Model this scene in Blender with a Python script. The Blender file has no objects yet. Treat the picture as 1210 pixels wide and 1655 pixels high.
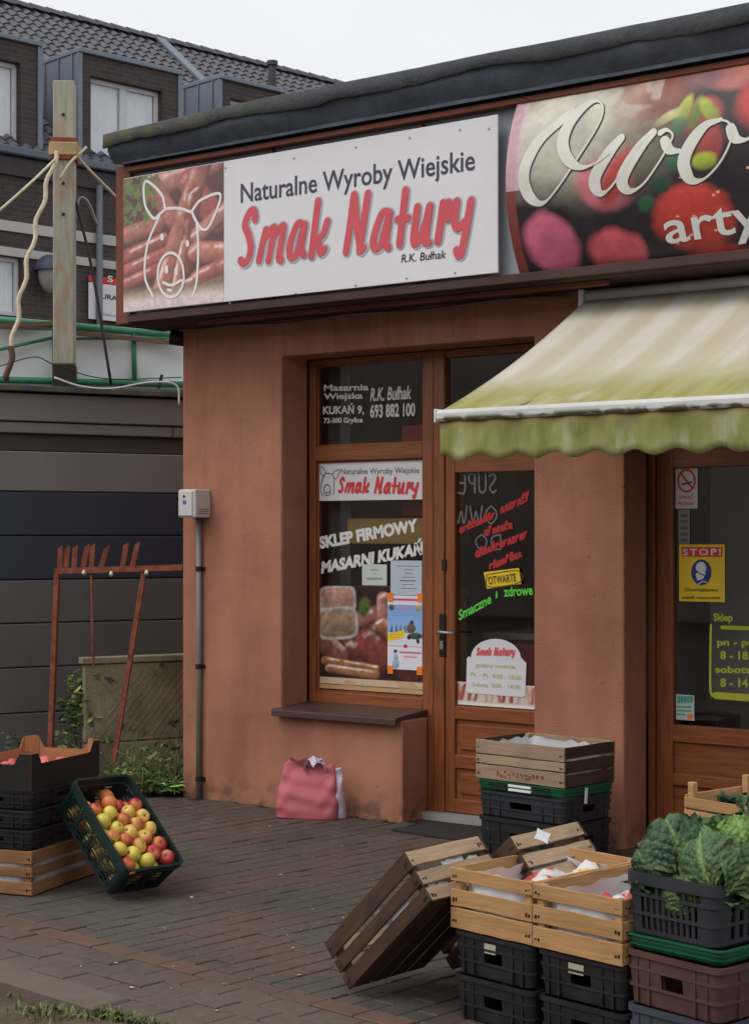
import bpy, bmesh, math, random
import numpy as np
from mathutils import Vector, Matrix
random.seed(7); rng = np.random.default_rng(11)
scene = bpy.context.scene
COL = scene.collection
# ---------------------------------------------------------------- camera
F, CX, CY = 2800., 605., 867.            # focal length and horizon in photo pixels (1210 x 1655)
ANG = math.radians(36.65)
RV = np.array([math.cos(ANG), math.sin(ANG), 0]); WV = np.array([-math.sin(ANG), math.cos(ANG), 0]); UV = np.array([0, 0, 1.])
CAM = np.array([7.258, -7.792, 1.58])
cd = bpy.data.cameras.new('camera'); cam = bpy.data.objects.new('camera', cd); COL.objects.link(cam)
cam.location = CAM; cam.rotation_euler = (math.radians(90), 0, ANG)
cd.sensor_fit = 'VERTICAL'; cd.sensor_height = 36.; cd.lens = 36. * F / 1655.
cd.shift_y = -(827.5 - CY) / 1655. * 1.0
cd.clip_end = 500; cd.clip_start = .05
scene.camera = cam
# ---------------------------------------------------------------- world, sun, exposure
world = bpy.data.worlds.new('World'); scene.world = world; world.use_nodes = True
nt = world.node_tree; nt.nodes.clear()
wo = nt.nodes.new('ShaderNodeOutputWorld'); b1 = nt.nodes.new('ShaderNodeBackground'); b2 = nt.nodes.new('ShaderNodeBackground')
sky = nt.nodes.new('ShaderNodeTexSky'); sky.sky_type = 'NISHITA'; sky.sun_disc = False
SUN_EL, SUN_AZ = math.radians(52), math.radians(-25)      # azimuth from -y towards +x
sky.sun_elevation = SUN_EL; sky.sun_rotation = math.pi - SUN_AZ; sky.dust_density = 6.; sky.air_density = 1.
hs = nt.nodes.new('ShaderNodeHueSaturation'); hs.inputs['Saturation'].default_value = .25
nt.links.new(sky.outputs[0], hs.inputs['Color']); nt.links.new(hs.outputs[0], b1.inputs[0]); b1.inputs[1].default_value = .05
# even cloud cover with faint soft structure
tc = nt.nodes.new('ShaderNodeTexCoord'); nz = nt.nodes.new('ShaderNodeTexNoise'); nz.inputs['Scale'].default_value = 2.2; nz.inputs['Detail'].default_value = 5
rp = nt.nodes.new('ShaderNodeValToRGB'); rp.color_ramp.elements[0].position = .3; rp.color_ramp.elements[1].position = .7
rp.color_ramp.elements[0].color = (.86, .88, .91, 1); rp.color_ramp.elements[1].color = (1, 1, 1, 1)
nt.links.new(tc.outputs['Generated'], nz.inputs['Vector']); nt.links.new(nz.outputs[0], rp.inputs[0]); nt.links.new(rp.outputs[0], b2.inputs[0])
b2.inputs[1].default_value = .80
ad = nt.nodes.new('ShaderNodeAddShader'); nt.links.new(b1.outputs[0], ad.inputs[0]); nt.links.new(b2.outputs[0], ad.inputs[1]); nt.links.new(ad.outputs[0], wo.inputs[0])
sd = bpy.data.lights.new('sun', 'SUN'); sd.energy = .7; sd.angle = math.radians(40); sd.color = (1, .96, .9)
so = bpy.data.objects.new('sun', sd); COL.objects.link(so)
sdir = Vector((math.cos(SUN_EL) * math.sin(SUN_AZ), -math.cos(SUN_EL) * math.cos(SUN_AZ), math.sin(SUN_EL)))
so.rotation_euler = sdir.to_track_quat('Z', 'Y').to_euler(); so.location = (0, -6, 12)
vs = scene.view_settings; vs.view_transform = 'Standard'; vs.look = 'None'; vs.exposure = 0.0; vs.gamma = 1
scene.render.resolution_x = 748; scene.render.resolution_y = 1024
# ---------------------------------------------------------------- pixel -> world
def ray(px, py): return WV + RV * (px - CX) / F + UV * (CY - py) / F
def P(px, py, ax, v):
    d = ray(px, py); return CAM + d * ((v - CAM[ax]) / d[ax])
def PD(px, py, depth): return CAM + ray(px, py) * depth
def X(px, y): return P(px, 800, 1, y)[0]
def Z(px, py, y): return P(px, py, 1, y)[2]
def proj(p):
    q = np.asarray(p, float) - CAM; z = q @ WV
    return CX + F * (q @ RV) / z, CY - F * q[2] / z, z
class Frame:                              # a vertical wall seen in the photo: s along it, t into it
    def __init__(s, px, depth, deg):
        o = PD(px, CY, depth); s.o = np.array([o[0], o[1], 0.]); a = math.radians(deg)
        s.e = np.array([math.cos(a), math.sin(a), 0]); s.n = np.array([-math.sin(a), math.cos(a), 0])
        s.rot = a
    def w(s, S, T, Zz): return s.o + s.e * S + s.n * T + np.array([0, 0, Zz])
    def p(s, px, py, T=0.):
        d = ray(px, py); q = s.o + s.n * T - CAM; k = (q @ s.n) / (d @ s.n); h = CAM + d * k
        return (h - s.o) @ s.e, h[2]
def S(r, g, b):                            # sRGB 0-255 -> linear
    f = lambda c: c / 12.92 if c <= .04045 else ((c + .055) / 1.055) ** 2.4
    return (f(r / 255), f(g / 255), f(b / 255))
# ---------------------------------------------------------------- materials
MATS = {}
def mat(name, col, rough=.8, var=.15, scale=6., col2=None, bump=0., bscale=60., metal=0., spec=.4, coord='Object', st=(1, 1, 1), rnd=.0,
        island=0., detail=5, extra=None, trans=0., sss=0.):
    if name in MATS: return MATS[name]
    m = bpy.data.materials.new(name); m.use_nodes = True; n = m.node_tree; n.nodes.clear(); L = n.links.new
    out = n.nodes.new('ShaderNodeOutputMaterial'); bs = n.nodes.new('ShaderNodeBsdfPrincipled'); L(bs.outputs[0], out.inputs[0])
    bs.inputs['Roughness'].default_value = rough; bs.inputs['Metallic'].default_value = metal; bs.inputs['Specular IOR Level'].default_value = spec
    if coord == 'World':
        g = n.nodes.new('ShaderNodeNewGeometry'); co = g.outputs['Position']
    else:
        t = n.nodes.new('ShaderNodeTexCoord'); co = t.outputs['Object']
    mp = n.nodes.new('ShaderNodeMapping'); mp.inputs['Scale'].default_value = st; L(co, mp.inputs['Vector'])
    if coord != 'World':
        oi = n.nodes.new('ShaderNodeObjectInfo'); mu = n.nodes.new('ShaderNodeMath'); mu.operation = 'MULTIPLY'; mu.inputs[1].default_value = 37.
        L(oi.outputs['Random'], mu.inputs[0]); L(mu.outputs[0], mp.inputs['Location'])
    no = n.nodes.new('ShaderNodeTexNoise'); no.inputs['Scale'].default_value = scale; no.inputs['Detail'].default_value = detail; no.inputs['Roughness'].default_value = .62
    L(mp.outputs[0], no.inputs['Vector'])
    ra = n.nodes.new('ShaderNodeValToRGB'); ra.color_ramp.elements[0].position = .32; ra.color_ramp.elements[1].position = .68
    ra.color_ramp.elements[0].color = tuple(c * (1 - var) for c in col) + (1,)
    ra.color_ramp.elements[1].color = (tuple(col2) if col2 else tuple(min(1, c * (1 + var)) for c in col)) + (1,)
    L(no.outputs[0], ra.inputs[0]); c = ra.outputs[0]
    if rnd or island:
        h = n.nodes.new('ShaderNodeHueSaturation'); mr = n.nodes.new('ShaderNodeMapRange')
        amt = rnd or island; mr.inputs['To Min'].default_value = 1 - amt; mr.inputs['To Max'].default_value = 1 + amt
        if island: g2 = n.nodes.new('ShaderNodeNewGeometry'); L(g2.outputs['Random Per Island'], mr.inputs[0])
        else: o2 = n.nodes.new('ShaderNodeObjectInfo'); L(o2.outputs['Random'], mr.inputs[0])
        L(mr.outputs[0], h.inputs['Value']); L(c, h.inputs['Color']); c = h.outputs[0]
    if extra: c = extra(n, c, co, bs)
    L(c, bs.inputs['Base Color'])
    if bump:
        bn = n.nodes.new('ShaderNodeTexNoise'); bn.inputs['Scale'].default_value = bscale; bn.inputs['Detail'].default_value = 6; L(mp.outputs[0], bn.inputs['Vector'])
        bp = n.nodes.new('ShaderNodeBump'); bp.inputs['Strength'].default_value = bump; bp.inputs['Distance'].default_value = .01
        L(bn.outputs[0], bp.inputs['Height']); L(bp.outputs[0], bs.inputs['Normal'])
    if trans: bs.inputs['Transmission Weight'].default_value = trans
    if sss:
        bs.inputs['Subsurface Weight'].default_value = sss; bs.inputs['Subsurface Scale'].default_value = .02
    MATS[name] = m; return m
def plain(name, col, rough=.6, **k): return mat(name, col, rough, var=.06, scale=4, **k)
def mixnode(n, fac, a, b, mode='MIX'):
    x = n.nodes.new('ShaderNodeMix'); x.data_type = 'RGBA'; x.blend_type = mode
    for s_, v in ((0, fac), (6, a), (7, b)):
        if isinstance(v, (int, float)): x.inputs[s_].default_value = v
        elif isinstance(v, tuple): x.inputs[s_].default_value = v if len(v) == 4 else v + (1,)
        else: n.links.new(v, x.inputs[s_])
    return x.outputs[2]
def noise(n, co, scale, st=(1, 1, 1), lo=.4, hi=.6, detail=4):
    mp = n.nodes.new('ShaderNodeMapping'); mp.inputs['Scale'].default_value = st; n.links.new(co, mp.inputs[0])
    t = n.nodes.new('ShaderNodeTexNoise'); t.inputs['Scale'].default_value = scale; t.inputs['Detail'].default_value = detail; n.links.new(mp.outputs[0], t.inputs[0])
    r = n.nodes.new('ShaderNodeMapRange'); r.inputs[1].default_value = lo; r.inputs[2].default_value = hi; n.links.new(t.outputs[0], r.inputs[0]); return r.outputs[0]
def sep(n, co):
    s_ = n.nodes.new('ShaderNodeSeparateXYZ'); n.links.new(co, s_.inputs[0]); return s_.outputs
def mrange(n, v, a, b, c=0., d=1.):
    r = n.nodes.new('ShaderNodeMapRange'); r.interpolation_type = 'SMOOTHSTEP'
    for i, q in enumerate((a, b, c, d)): r.inputs[i + 1].default_value = q
    n.links.new(v, r.inputs[0]); return r.outputs[0]
def mult(n, a, b):
    m = n.nodes.new('ShaderNodeMath'); m.operation = 'MULTIPLY'
    for i, v in enumerate((a, b)):
        if isinstance(v, (int, float)): m.inputs[i].default_value = v
        else: n.links.new(v, m.inputs[i])
    return m.outputs[0]
def glassmat(name, tint=(.86, .88, .88), ior=1.8):
    m = bpy.data.materials.new(name); m.use_nodes = True; n = m.node_tree; n.nodes.clear(); L = n.links.new
    out = n.nodes.new('ShaderNodeOutputMaterial'); tr = n.nodes.new('ShaderNodeBsdfTransparent'); gl = n.nodes.new('ShaderNodeBsdfGlossy'); mx = n.nodes.new('ShaderNodeMixShader'); fr = n.nodes.new('ShaderNodeFresnel')
    tr.inputs[0].default_value = tint + (1,); gl.inputs['Roughness'].default_value = .02; fr.inputs[0].default_value = ior
    ge = n.nodes.new('ShaderNodeNewGeometry'); iv = n.nodes.new('ShaderNodeMath'); iv.operation = 'SUBTRACT'; iv.inputs[0].default_value = 1; L(ge.outputs['Backfacing'], iv.inputs[1]); pr = n.nodes.new('ShaderNodeMath'); pr.operation = 'MULTIPLY'; L(fr.outputs[0], pr.inputs[0]); L(iv.outputs[0], pr.inputs[1])
    L(pr.outputs[0], mx.inputs[0]); L(tr.outputs[0], mx.inputs[1]); L(gl.outputs[0], mx.inputs[2]); L(mx.outputs[0], out.inputs[0]); return m
def vcmat(name, rough=.5, spec=.4):
    m = bpy.data.materials.new(name); m.use_nodes = True; n = m.node_tree; b = n.nodes['Principled BSDF']
    a = n.nodes.new('ShaderNodeAttribute'); a.attribute_name = 'Col'; n.links.new(a.outputs['Color'], b.inputs['Base Color'])
    b.inputs['Roughness'].default_value = rough; b.inputs['Specular IOR Level'].default_value = spec; return m
# ---------------------------------------------------------------- mesh helpers
class MB:
    def __init__(s): s.v = []; s.f = []
    def add(s, vs, fs):
        o = len(s.v); s.v += [tuple(map(float, q)) for q in vs]; s.f += [tuple(i + o for i in f) for f in fs]; return s
    def box(s, x0, x1, y0, y1, z0, z1, M=None):
        vs = [(x, y, z) for x in (x0, x1) for y in (y0, y1) for z in (z0, z1)]
        if M is not None: vs = [tuple(M @ Vector(q)) for q in vs]
        return s.add(vs, [(0, 1, 3, 2), (4, 6, 7, 5), (0, 4, 5, 1), (2, 3, 7, 6), (0, 2, 6, 4), (1, 5, 7, 3)])
    def cbox(s, x0, x1, y0, y1, z0, z1, c=.003, M=None):         # box with chamfered edges
        bm = bmesh.new(); bmesh.ops.create_cube(bm, size=1)
        for q in bm.verts: q.co = ((x0 + x1) / 2 + q.co.x * (x1 - x0), (y0 + y1) / 2 + q.co.y * (y1 - y0), (z0 + z1) / 2 + q.co.z * (z1 - z0))
        bmesh.ops.bevel(bm, geom=bm.edges[:], offset=c, segments=1, affect='EDGES', profile=.5)
        bm.verts.ensure_lookup_table(); vs = [q.co.copy() for q in bm.verts]
        if M is not None: vs = [M @ q for q in vs]
        s.add(vs, [[q.index for q in f.verts] for f in bm.faces]); bm.free(); return s
    def beam(s, a, b, w, h, up=(0, 0, 1), c=0):
        a = Vector(a); b = Vector(b); d = b - a; l = d.length; d.normalize(); u = Vector(up); x = d.cross(u)
        if x.length < 1e-4: x = d.cross(Vector((1, 0, 0)))
        x.normalize(); u = x.cross(d); M = Matrix((d, x, u)).transposed().to_4x4(); M.translation = a
        return s.cbox(0, l, -w / 2, w / 2, -h / 2, h / 2, c, M) if c else s.box(0, l, -w / 2, w / 2, -h / 2, h / 2, M)
    def tube(s, pts, r, n=8, caps=True):
        pts = [Vector(p) for p in pts]; rs = r if isinstance(r, (list, tuple)) else [r] * len(pts); rings = []
        t0 = (pts[1] - pts[0]).normalized(); ref = Vector((0, 0, 1)) if abs(t0.z) < .9 else Vector((1, 0, 0)); x = t0.cross(ref).normalized()
        for i, p in enumerate(pts):
            t = (pts[min(i + 1, len(pts) - 1)] - pts[max(i - 1, 0)]).normalized(); x = (x - t * x.dot(t)).normalized(); y = t.cross(x)
            rings.append([p + (x * math.cos(2 * math.pi * k / n) + y * math.sin(2 * math.pi * k / n)) * rs[i] for k in range(n)])
        vs = [q for rg in rings for q in rg]; fs = [(i * n + k, i * n + (k + 1) % n, (i + 1) * n + (k + 1) % n, (i + 1) * n + k) for i in range(len(pts) - 1) for k in range(n)]
        if caps: fs += [tuple(range(n - 1, -1, -1)), tuple((len(pts) - 1) * n + k for k in range(n))]
        return s.add(vs, fs)
    def prism(s, poly, y0, y1):                                  # polygon in (x,z) extruded along y
        n = len(poly); vs = [(x, y0, z) for x, z in poly] + [(x, y1, z) for x, z in poly]
        return s.add(vs, [tuple(range(n)), tuple(range(2 * n - 1, n - 1, -1))] + [(i, i + n, (i + 1) % n + n, (i + 1) % n) for i in range(n)])
    def quad(s, a, b, c, d): return s.add([a, b, c, d], [(0, 1, 2, 3)])
    def grid(s, pts, nu, nv, close_u=False):                     # pts[(nu)*(nv)]
        fs = [(i * nv + j, i * nv + j + 1, ((i + 1) % nu) * nv + j + 1, ((i + 1) % nu) * nv + j) for i in range(nu if close_u else nu - 1) for j in range(nv - 1)]
        return s.add(pts, fs)
    def mesh(s, name, m, smooth=False):
        me = bpy.data.meshes.new(name); me.from_pydata(s.v, [], s.f); me.update()
        if m: me.materials.append(m)
        if smooth: me.shade_smooth()
        return me
    def build(s, name, m, parent=None, smooth=False, label=None, kind=None, world=True, bevel=0):
        return link(name, s.mesh(name, m, smooth), parent, label, kind, world, bevel)
def link(name, me, parent=None, label=None, kind=None, world=True, bevel=0):
    o = bpy.data.objects.new(name, me); COL.objects.link(o)
    if parent is not None:
        o.parent = parent
        if world: o.matrix_parent_inverse = wm(parent).inverted()
    if label: o['label'] = label
    if kind: o['kind'] = kind
    if bevel:
        b = o.modifiers.new('bevel', 'BEVEL'); b.width = bevel; b.segments = 2; b.limit_method = 'ANGLE'
    return o
def wm(o):
    m = o.matrix_basis.copy()
    if o.parent: m = wm(o.parent) @ o.matrix_parent_inverse @ m
    return m
def thing(name, label, cat, loc=(0, 0, 0), rot=None, group=None):
    o = bpy.data.objects.new(name, None); COL.objects.link(o); o.empty_display_size = .1
    o.location = tuple(map(float, loc))
    if rot is not None: o.rotation_euler = rot
    o['label'] = label; o['category'] = cat
    if group: o['group'] = group
    return o
def tag(o, label, cat, group=None):
    o['label'] = label; o['category'] = cat
    if group: o['group'] = group
    return o
def struct(o): o['kind'] = 'structure'; return o
# ---------------------------------------------------------------- lettering and brush strokes on a wall plane y = const
FONT_DG = None
def text_mesh(body, bold=0., res=3, spacing=1.):
    c = bpy.data.curves.new('t', 'FONT'); c.body = body; c.size = 1; c.offset = bold; c.resolution_u = res; c.space_character = spacing
    o = bpy.data.objects.new('t', c); COL.objects.link(o); dg = bpy.context.evaluated_depsgraph_get()
    me = o.evaluated_get(dg).to_mesh(); vs = np.array([v.co[:] for v in me.vertices]); fs = [tuple(p.vertices) for p in me.polygons]
    o.evaluated_get(dg).to_mesh_clear(); bpy.data.objects.remove(o); bpy.data.curves.remove(c); return vs, fs
def text(body, bl, br, tl, y, m, parent, name='lettering', bold=0., mirror=False, yfun=None, cap=None, spacing=1.):
    """fit the text's box to three photo pixels (bottom-left, bottom-right, top-left) on the plane y"""
    vs, fs = text_mesh(body, bold, spacing=spacing)
    if not len(vs): return None
    lo, hi = vs.min(0), vs.max(0)
    if cap: lo[1], hi[1] = cap                      # keep baseline .. cap height as the fitted band
    u = (vs[:, 0] - lo[0]) / (hi[0] - lo[0]); v = (vs[:, 1] - lo[1]) / (hi[1] - lo[1])
    if mirror: u = 1 - u
    a, b, c = (P(*q, 1, y) for q in (bl, br, tl)); W = a + np.outer(u, b - a) + np.outer(v, c - a)
    if yfun is not None: W[:, 1] = yfun(W[:, 2]) - .003
    if not mirror: fs = [f for f in fs]
    mb = MB(); mb.add(W, fs); return mb.build(name, m, parent)
def catmull(pts, n=6):
    p = [np.array(q, float) for q in pts]
    if len(p) == 2: return [p[0] + (p[1] - p[0]) * k / n for k in range(n + 1)]
    p = [2 * p[0] - p[1]] + p + [2 * p[-1] - p[-2]]; out = []
    for i in range(1, len(p) - 2):
        for k in range(n):
            t = k / n; a, b, c, d = p[i - 1], p[i], p[i + 1], p[i + 2]
            out.append(.5 * (2 * b + (c - a) * t + (2 * a - 5 * b + 4 * c - d) * t * t + (3 * b - a - 3 * c + d) * t ** 3))
    out.append(p[-2]); return out
def strokes(lines, y, width, m, parent, name='lettering', nib=None, yfun=None, close=False, dz=.0002, taper=0., press=None):
    """brush strokes: photo-pixel polylines drawn as ribbons on the wall plane y; nib=(angle, thin/thick) gives a broad pen"""
    mb = MB(); lay = 0.
    for ln in lines:
        c = catmull(ln, 7); w = np.array([P(q[0], q[1], 1, y) for q in c]); n = len(w); L = []; R_ = []; hs_ = []
        for i in range(n):
            d = w[min(i + 1, n - 1)] - w[max(i - 1, 0)]; d = d[[0, 2]]; d /= (np.linalg.norm(d) + 1e-9)
            hs_.append((press + (1 - press) * min(1, max(0, -d[1] * 1.15)) ** .8 * (1 if 2 < i < n - 3 else .6)) if press else 1)
        if press: hs_ = np.convolve(np.pad(hs_, 4, mode='edge'), np.ones(9) / 9, 'valid')
        for i in range(n):
            d = w[min(i + 1, n - 1)] - w[max(i - 1, 0)]; d = d[[0, 2]]; d /= (np.linalg.norm(d) + 1e-9); nx = np.array([-d[1], d[0]])
            h = width / 2
            if nib: h *= nib[1] + (1 - nib[1]) * abs(math.sin(math.atan2(d[1], d[0]) - nib[0])) ** 1.3
            if press: h *= hs_[i]
            if taper: h *= 1 - taper * abs(2 * i / (n - 1) - 1) ** 3
            L.append((w[i][0] + nx[0] * h, w[i][2] + nx[1] * h)); R_.append((w[i][0] - nx[0] * h, w[i][2] - nx[1] * h))
        def cap(i, sgn):
            d = (w[i] - w[i - sgn])[[0, 2]]; d /= (np.linalg.norm(d) + 1e-9); h = np.linalg.norm(np.array(L[i]) - np.array(R_[i])) / 2; a0 = math.atan2(d[1], d[0])
            return [(w[i][0] + h * math.cos(a0 + t), w[i][2] + h * math.sin(a0 + t)) for t in (-1.0, -.5, 0, .5, 1.0)]
        yy = lambda z: (yfun(z) - .003 if yfun is not None else y) - lay
        vs = [(x, yy(z) - k_ * 2.5e-5, z) for k_, (x, z) in enumerate(L)] + [(x, yy(z) - k_ * 2.5e-5, z) for k_, (x, z) in enumerate(R_)]
        mb.add(vs, [(i, i + n, i + n + 1, i + 1) for i in range(n - 1)])
        for i, sg in ((0, -1), (n - 1, 1)):
            cp = cap(i if i else 0, sg) if i else None
            if i == 0:
                d = (w[0] - w[1])[[0, 2]]; d /= (np.linalg.norm(d) + 1e-9); h = np.linalg.norm(np.array(L[0]) - np.array(R_[0])) / 2; a0 = math.atan2(d[1], d[0])
                cp = [(w[0][0] + h * math.cos(a0 + t), w[0][2] + h * math.sin(a0 + t)) for t in (-1.0, -.5, 0, .5, 1.0)]
                lst = [L[0]] + cp + [R_[0]]
            else: lst = [R_[-1]] + cp + [L[-1]]
            mb.add([(x, yy(z) - (0 if i == 0 else n * 2.5e-5), z) for x, z in lst], [tuple(range(len(lst)))])
        lay += dz
    return mb.build(name, m, parent)
def zoom(x0, y0, s_, lines): return [[(x0 + a / s_, y0 + b / s_) for a, b in ln] for ln in lines]
def ell(cx, cy, rx, ry, n=16): return [(cx + rx * math.cos(2 * math.pi * k / n), cy + ry * math.sin(2 * math.pi * k / n)) for k in range(n + 1)]
# ---------------------------------------------------------------- printed pictures, painted as colour attributes
class Paint:
    def __init__(s, w, h, col):
        s.w, s.h = w, h; s.a = np.ones((h, w, 3)) * np.array(col); yy, xx = np.mgrid[0:h, 0:w]; s.x = (xx + .5) / w; s.y = (yy + .5) / h; s.asp = h / w
    def nz(s, sc, seed=0, octv=3):
        r = np.random.default_rng(seed); o = np.zeros((s.h, s.w)); amp = 1.; tot = 0
        for k in range(octv):
            n = max(2, int(sc * 2 ** k)); g = r.random((int(n * s.asp) + 3, n + 3)); fx = s.x * n; fy = s.y * n * s.asp; ix = fx.astype(int); iy = fy.astype(int); tx = fx - ix; ty = fy - iy
            tx = tx * tx * (3 - 2 * tx); ty = ty * ty * (3 - 2 * ty)
            o += amp * ((g[iy, ix] * (1 - tx) + g[iy, ix + 1] * tx) * (1 - ty) + (g[iy + 1, ix] * (1 - tx) + g[iy + 1, ix + 1] * tx) * ty); tot += amp; amp *= .5
        return o / tot
    def put(s, m, col, k=1.):
        m = np.clip(m, 0, 1)[..., None] * k; s.a = s.a * (1 - m) + np.asarray(col) * m
    def cap(s, p, q, r, col, hi=(1, .85, .8), soft=.012, shade=True, seed=3):
        ax, ay = p[0], p[1] * s.asp; bx, by = q[0], q[1] * s.asp; x, y = s.x, s.y * s.asp; dx, dy = bx - ax, by - ay; t = np.clip(((x - ax) * dx + (y - ay) * dy) / (dx * dx + dy * dy + 1e-9), 0, 1)
        d = np.hypot(x - ax - t * dx, y - ay - t * dy) / r; m = np.clip((1 - d) / (soft / r), 0, 1); c = np.ones((s.h, s.w, 3)) * np.array(col)
        if shade:
            sd_ = ((x - ax - t * dx) * -.5 + (y - ay - t * dy) * -.86) / r; f = np.clip(.62 + .5 * sd_, .18, 1.25) * (.8 + .4 * s.nz(14, seed)); c = c * f[..., None]
            h = np.clip(1 - np.abs(sd_ - .42) / .3, 0, 1) ** 1.5 * np.clip((s.nz(9, seed + 50) - .38) * 4, 0, 1); c = c * (1 - .75 * h[..., None]) + np.array(hi) * .75 * h[..., None]; c = c * np.clip(1.25 - .75 * np.clip(d, 0, 1) ** 4, .3, 1.2)[..., None]
        s.a = s.a * (1 - m[..., None]) + c * m[..., None]
    def el(s, cx, cy, rx, ry, col, rot=0, soft=.1, **k):
        x, y = s.x - cx, (s.y - cy) * s.asp; c_, s_ = math.cos(rot), math.sin(rot); u = (x * c_ + y * s_) / rx; v = (-x * s_ + y * c_) / ry; pw_ = k.get('pw', 2); d = (np.abs(u) ** pw_ + np.abs(v) ** pw_) ** (1 / pw_) * (1 + k.get('wob', .0) * (s.nz(k.get('ns', 12) * .7, k.get('seed', 5) + 7) - .5)); m = np.clip((1 - d) / soft, 0, 1)
        c = np.ones((s.h, s.w, 3)) * np.array(col)
        if k.get('shade', True): f = np.clip(.8 - .35 * (u * .3 + v * .8), .3, 1.3) * (.75 + .5 * s.nz(k.get('ns', 12), k.get('seed', 5))); c = c * f[..., None]
        s.a = s.a * (1 - m[..., None]) + c * m[..., None]
    def rect(s, x0, x1, y0, y1, col, k=1.):
        e = .6 / s.w; m = np.clip((s.x - x0) / e, 0, 1) * np.clip((x1 - s.x) / e, 0, 1) * np.clip((s.y - y0) / e, 0, 1) * np.clip((y1 - s.y) / e, 0, 1); s.put(m, col, k)
    def grain(s, k=.12, sc=40, seed=9): s.a = s.a * (1 - k / 2 + k * s.nz(sc, seed, 2))[..., None]
    def build(s, name, fn, m, parent, label=None):
        """fn(u, v) -> world point, u right 0..1, v down 0..1"""
        w, h = s.w, s.h; vs = [tuple(fn(i / w, j / h)) for j in range(h + 1) for i in range(w + 1)]
        fs = [(j * (w + 1) + i, (j + 1) * (w + 1) + i, (j + 1) * (w + 1) + i + 1, j * (w + 1) + i + 1) for j in range(h) for i in range(w)]
        me = bpy.data.meshes.new(name); me.from_pydata(vs, [], fs); me.materials.append(m); at = me.color_attributes.new('Col', 'FLOAT_COLOR', 'CORNER')
        col = np.ones((h * w, 4, 4)); col[:, :, :3] = np.clip(s.a, 0, 1).reshape(-1, 1, 3); at.data.foreach_set('color', col.ravel())
        return link(name, me, parent, label)
PRINT = vcmat('printed_picture', .45, .35)
# ================================================================ MATERIALS
def stucco_extra(n, c, co, bs):
    s_ = sep(n, co)
    st = mult(n, noise(n, co, 2.2, (1.6, 1.6, .35), .42, .7), .55); c = mixnode(n, st, c, S(136, 88, 70))
    st = mult(n, noise(n, co, 1.1, (1, 1, 1), .5, .75), .4); c = mixnode(n, st, c, S(190, 138, 110))
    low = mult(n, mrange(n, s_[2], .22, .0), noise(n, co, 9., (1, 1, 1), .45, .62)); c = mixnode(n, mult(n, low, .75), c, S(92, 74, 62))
    dots = noise(n, co, 26., (1, 1, 1), .70, .74, 2); c = mixnode(n, mult(n, dots, .35), c, S(78, 55, 46)); dr = mult(n, noise(n, co, 5., (3.5, 1, .18), .56, .7), mrange(n, s_[2], 1.2, 2.8)); c = mixnode(n, mult(n, dr, .4), c, S(104, 76, 64)); return c
STUCCO = mat('terracotta_stucco', S(172, 118, 95), .95, var=.14, scale=3.2, coord='World', bump=.55, bscale=130, spec=.15, extra=stucco_extra, col2=S(180, 125, 101))
FBROWN = mat('fascia_brown', S(112, 62, 46), .7, var=.2, scale=3, coord='World', bump=.1)
SOFFIT = mat('soffit_brown', S(70, 52, 46), .8, var=.2, scale=5, coord='World')
FELT = mat('roofing_felt', S(68, 72, 84), .85, var=.25, scale=9, coord='World', bump=.4, bscale=80)
def felt_top(n, c, co, bs): return mixnode(n, mult(n, mrange(n, sep(n, co)[0], 1.6, -.2), noise(n, co, 7, lo=.40, hi=.6)), c, S(98, 98, 76))
FELTTOP = mat('mossy_felt', S(78, 80, 84), .95, var=.2, scale=12, coord='World', bump=.5, extra=felt_top)
DRIP = mat('zinc_drip', S(84, 92, 106), .6, var=.25, scale=14, coord='World', metal=.3)
BACKP = mat('fascia_backing', S(160, 168, 178), .6, var=.12, scale=2.5, coord='World')
def wood_mat(name, col, col2, rough=.75, scale=3., st=(1, 14, 14), rnd=.12, dirt=S(70, 55, 44), dk=.5, spec=.3):
    def ex(n, c, co, bs):
        g = noise(n, co, scale * 6, (.6, 12, 12), .45, .75); c = mixnode(n, mult(n, g, .45), c, tuple(q * .55 for q in col))
        k = noise(n, co, 5., (1, 2, 2), .55, .75); return mixnode(n, mult(n, k, dk), c, dirt)
    return mat(name, col, rough, var=.18, scale=scale, col2=col2, st=st, rnd=rnd, bump=.15, bscale=20, extra=ex, spec=spec)
W_LIGHT = wood_mat('pale_crate_wood', S(182, 138, 90), S(196, 154, 106), dk=.35, dirt=S(150, 108, 72))
W_GREY = wood_mat('weathered_crate_wood', S(164, 138, 112), S(180, 154, 128), dk=.4, dirt=S(120, 98, 80))
W_DARK = wood_mat('shaded_dirty_crate_wood', S(72, 53, 43), S(86, 64, 50), dk=.6, dirt=S(46, 34, 28))  # shade on crate sides put into a darker wood colour, with dirt patches
W_WARM = wood_mat('warm_crate_wood', S(142, 102, 70), S(158, 116, 80), dk=.5, dirt=S(96, 66, 46))
def oak_extra(n, c, co, bs): return mixnode(n, mult(n, noise(n, co, 9, (7, 7, .5), .42, .7), .55), c, S(92, 46, 26))
OAK = mat('brown_oak_frame', S(142, 82, 46), .38, var=.12, scale=6, coord='World', st=(6, 6, .6), extra=oak_extra, spec=.45)
OAKH = mat('brown_oak_rail', S(142, 82, 46), .38, var=.12, scale=6, coord='World', st=(.6, 6, 6), spec=.45,
           extra=lambda n, c, co, bs: mixnode(n, mult(n, noise(n, co, 9, (.5, 7, 7), .42, .7), .55), c, S(92, 46, 26)))
SILL = mat('brown_sill_metal', S(72, 52, 48), .42, var=.15, scale=5, coord='World', spec=.5)
GLASS = glassmat('window_glass')
BGLASS = glassmat('far_glass', (.95, .96, .97), 1.8)
WHITE = plain('white_paint', (.76, .76, .78), .5)
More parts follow.
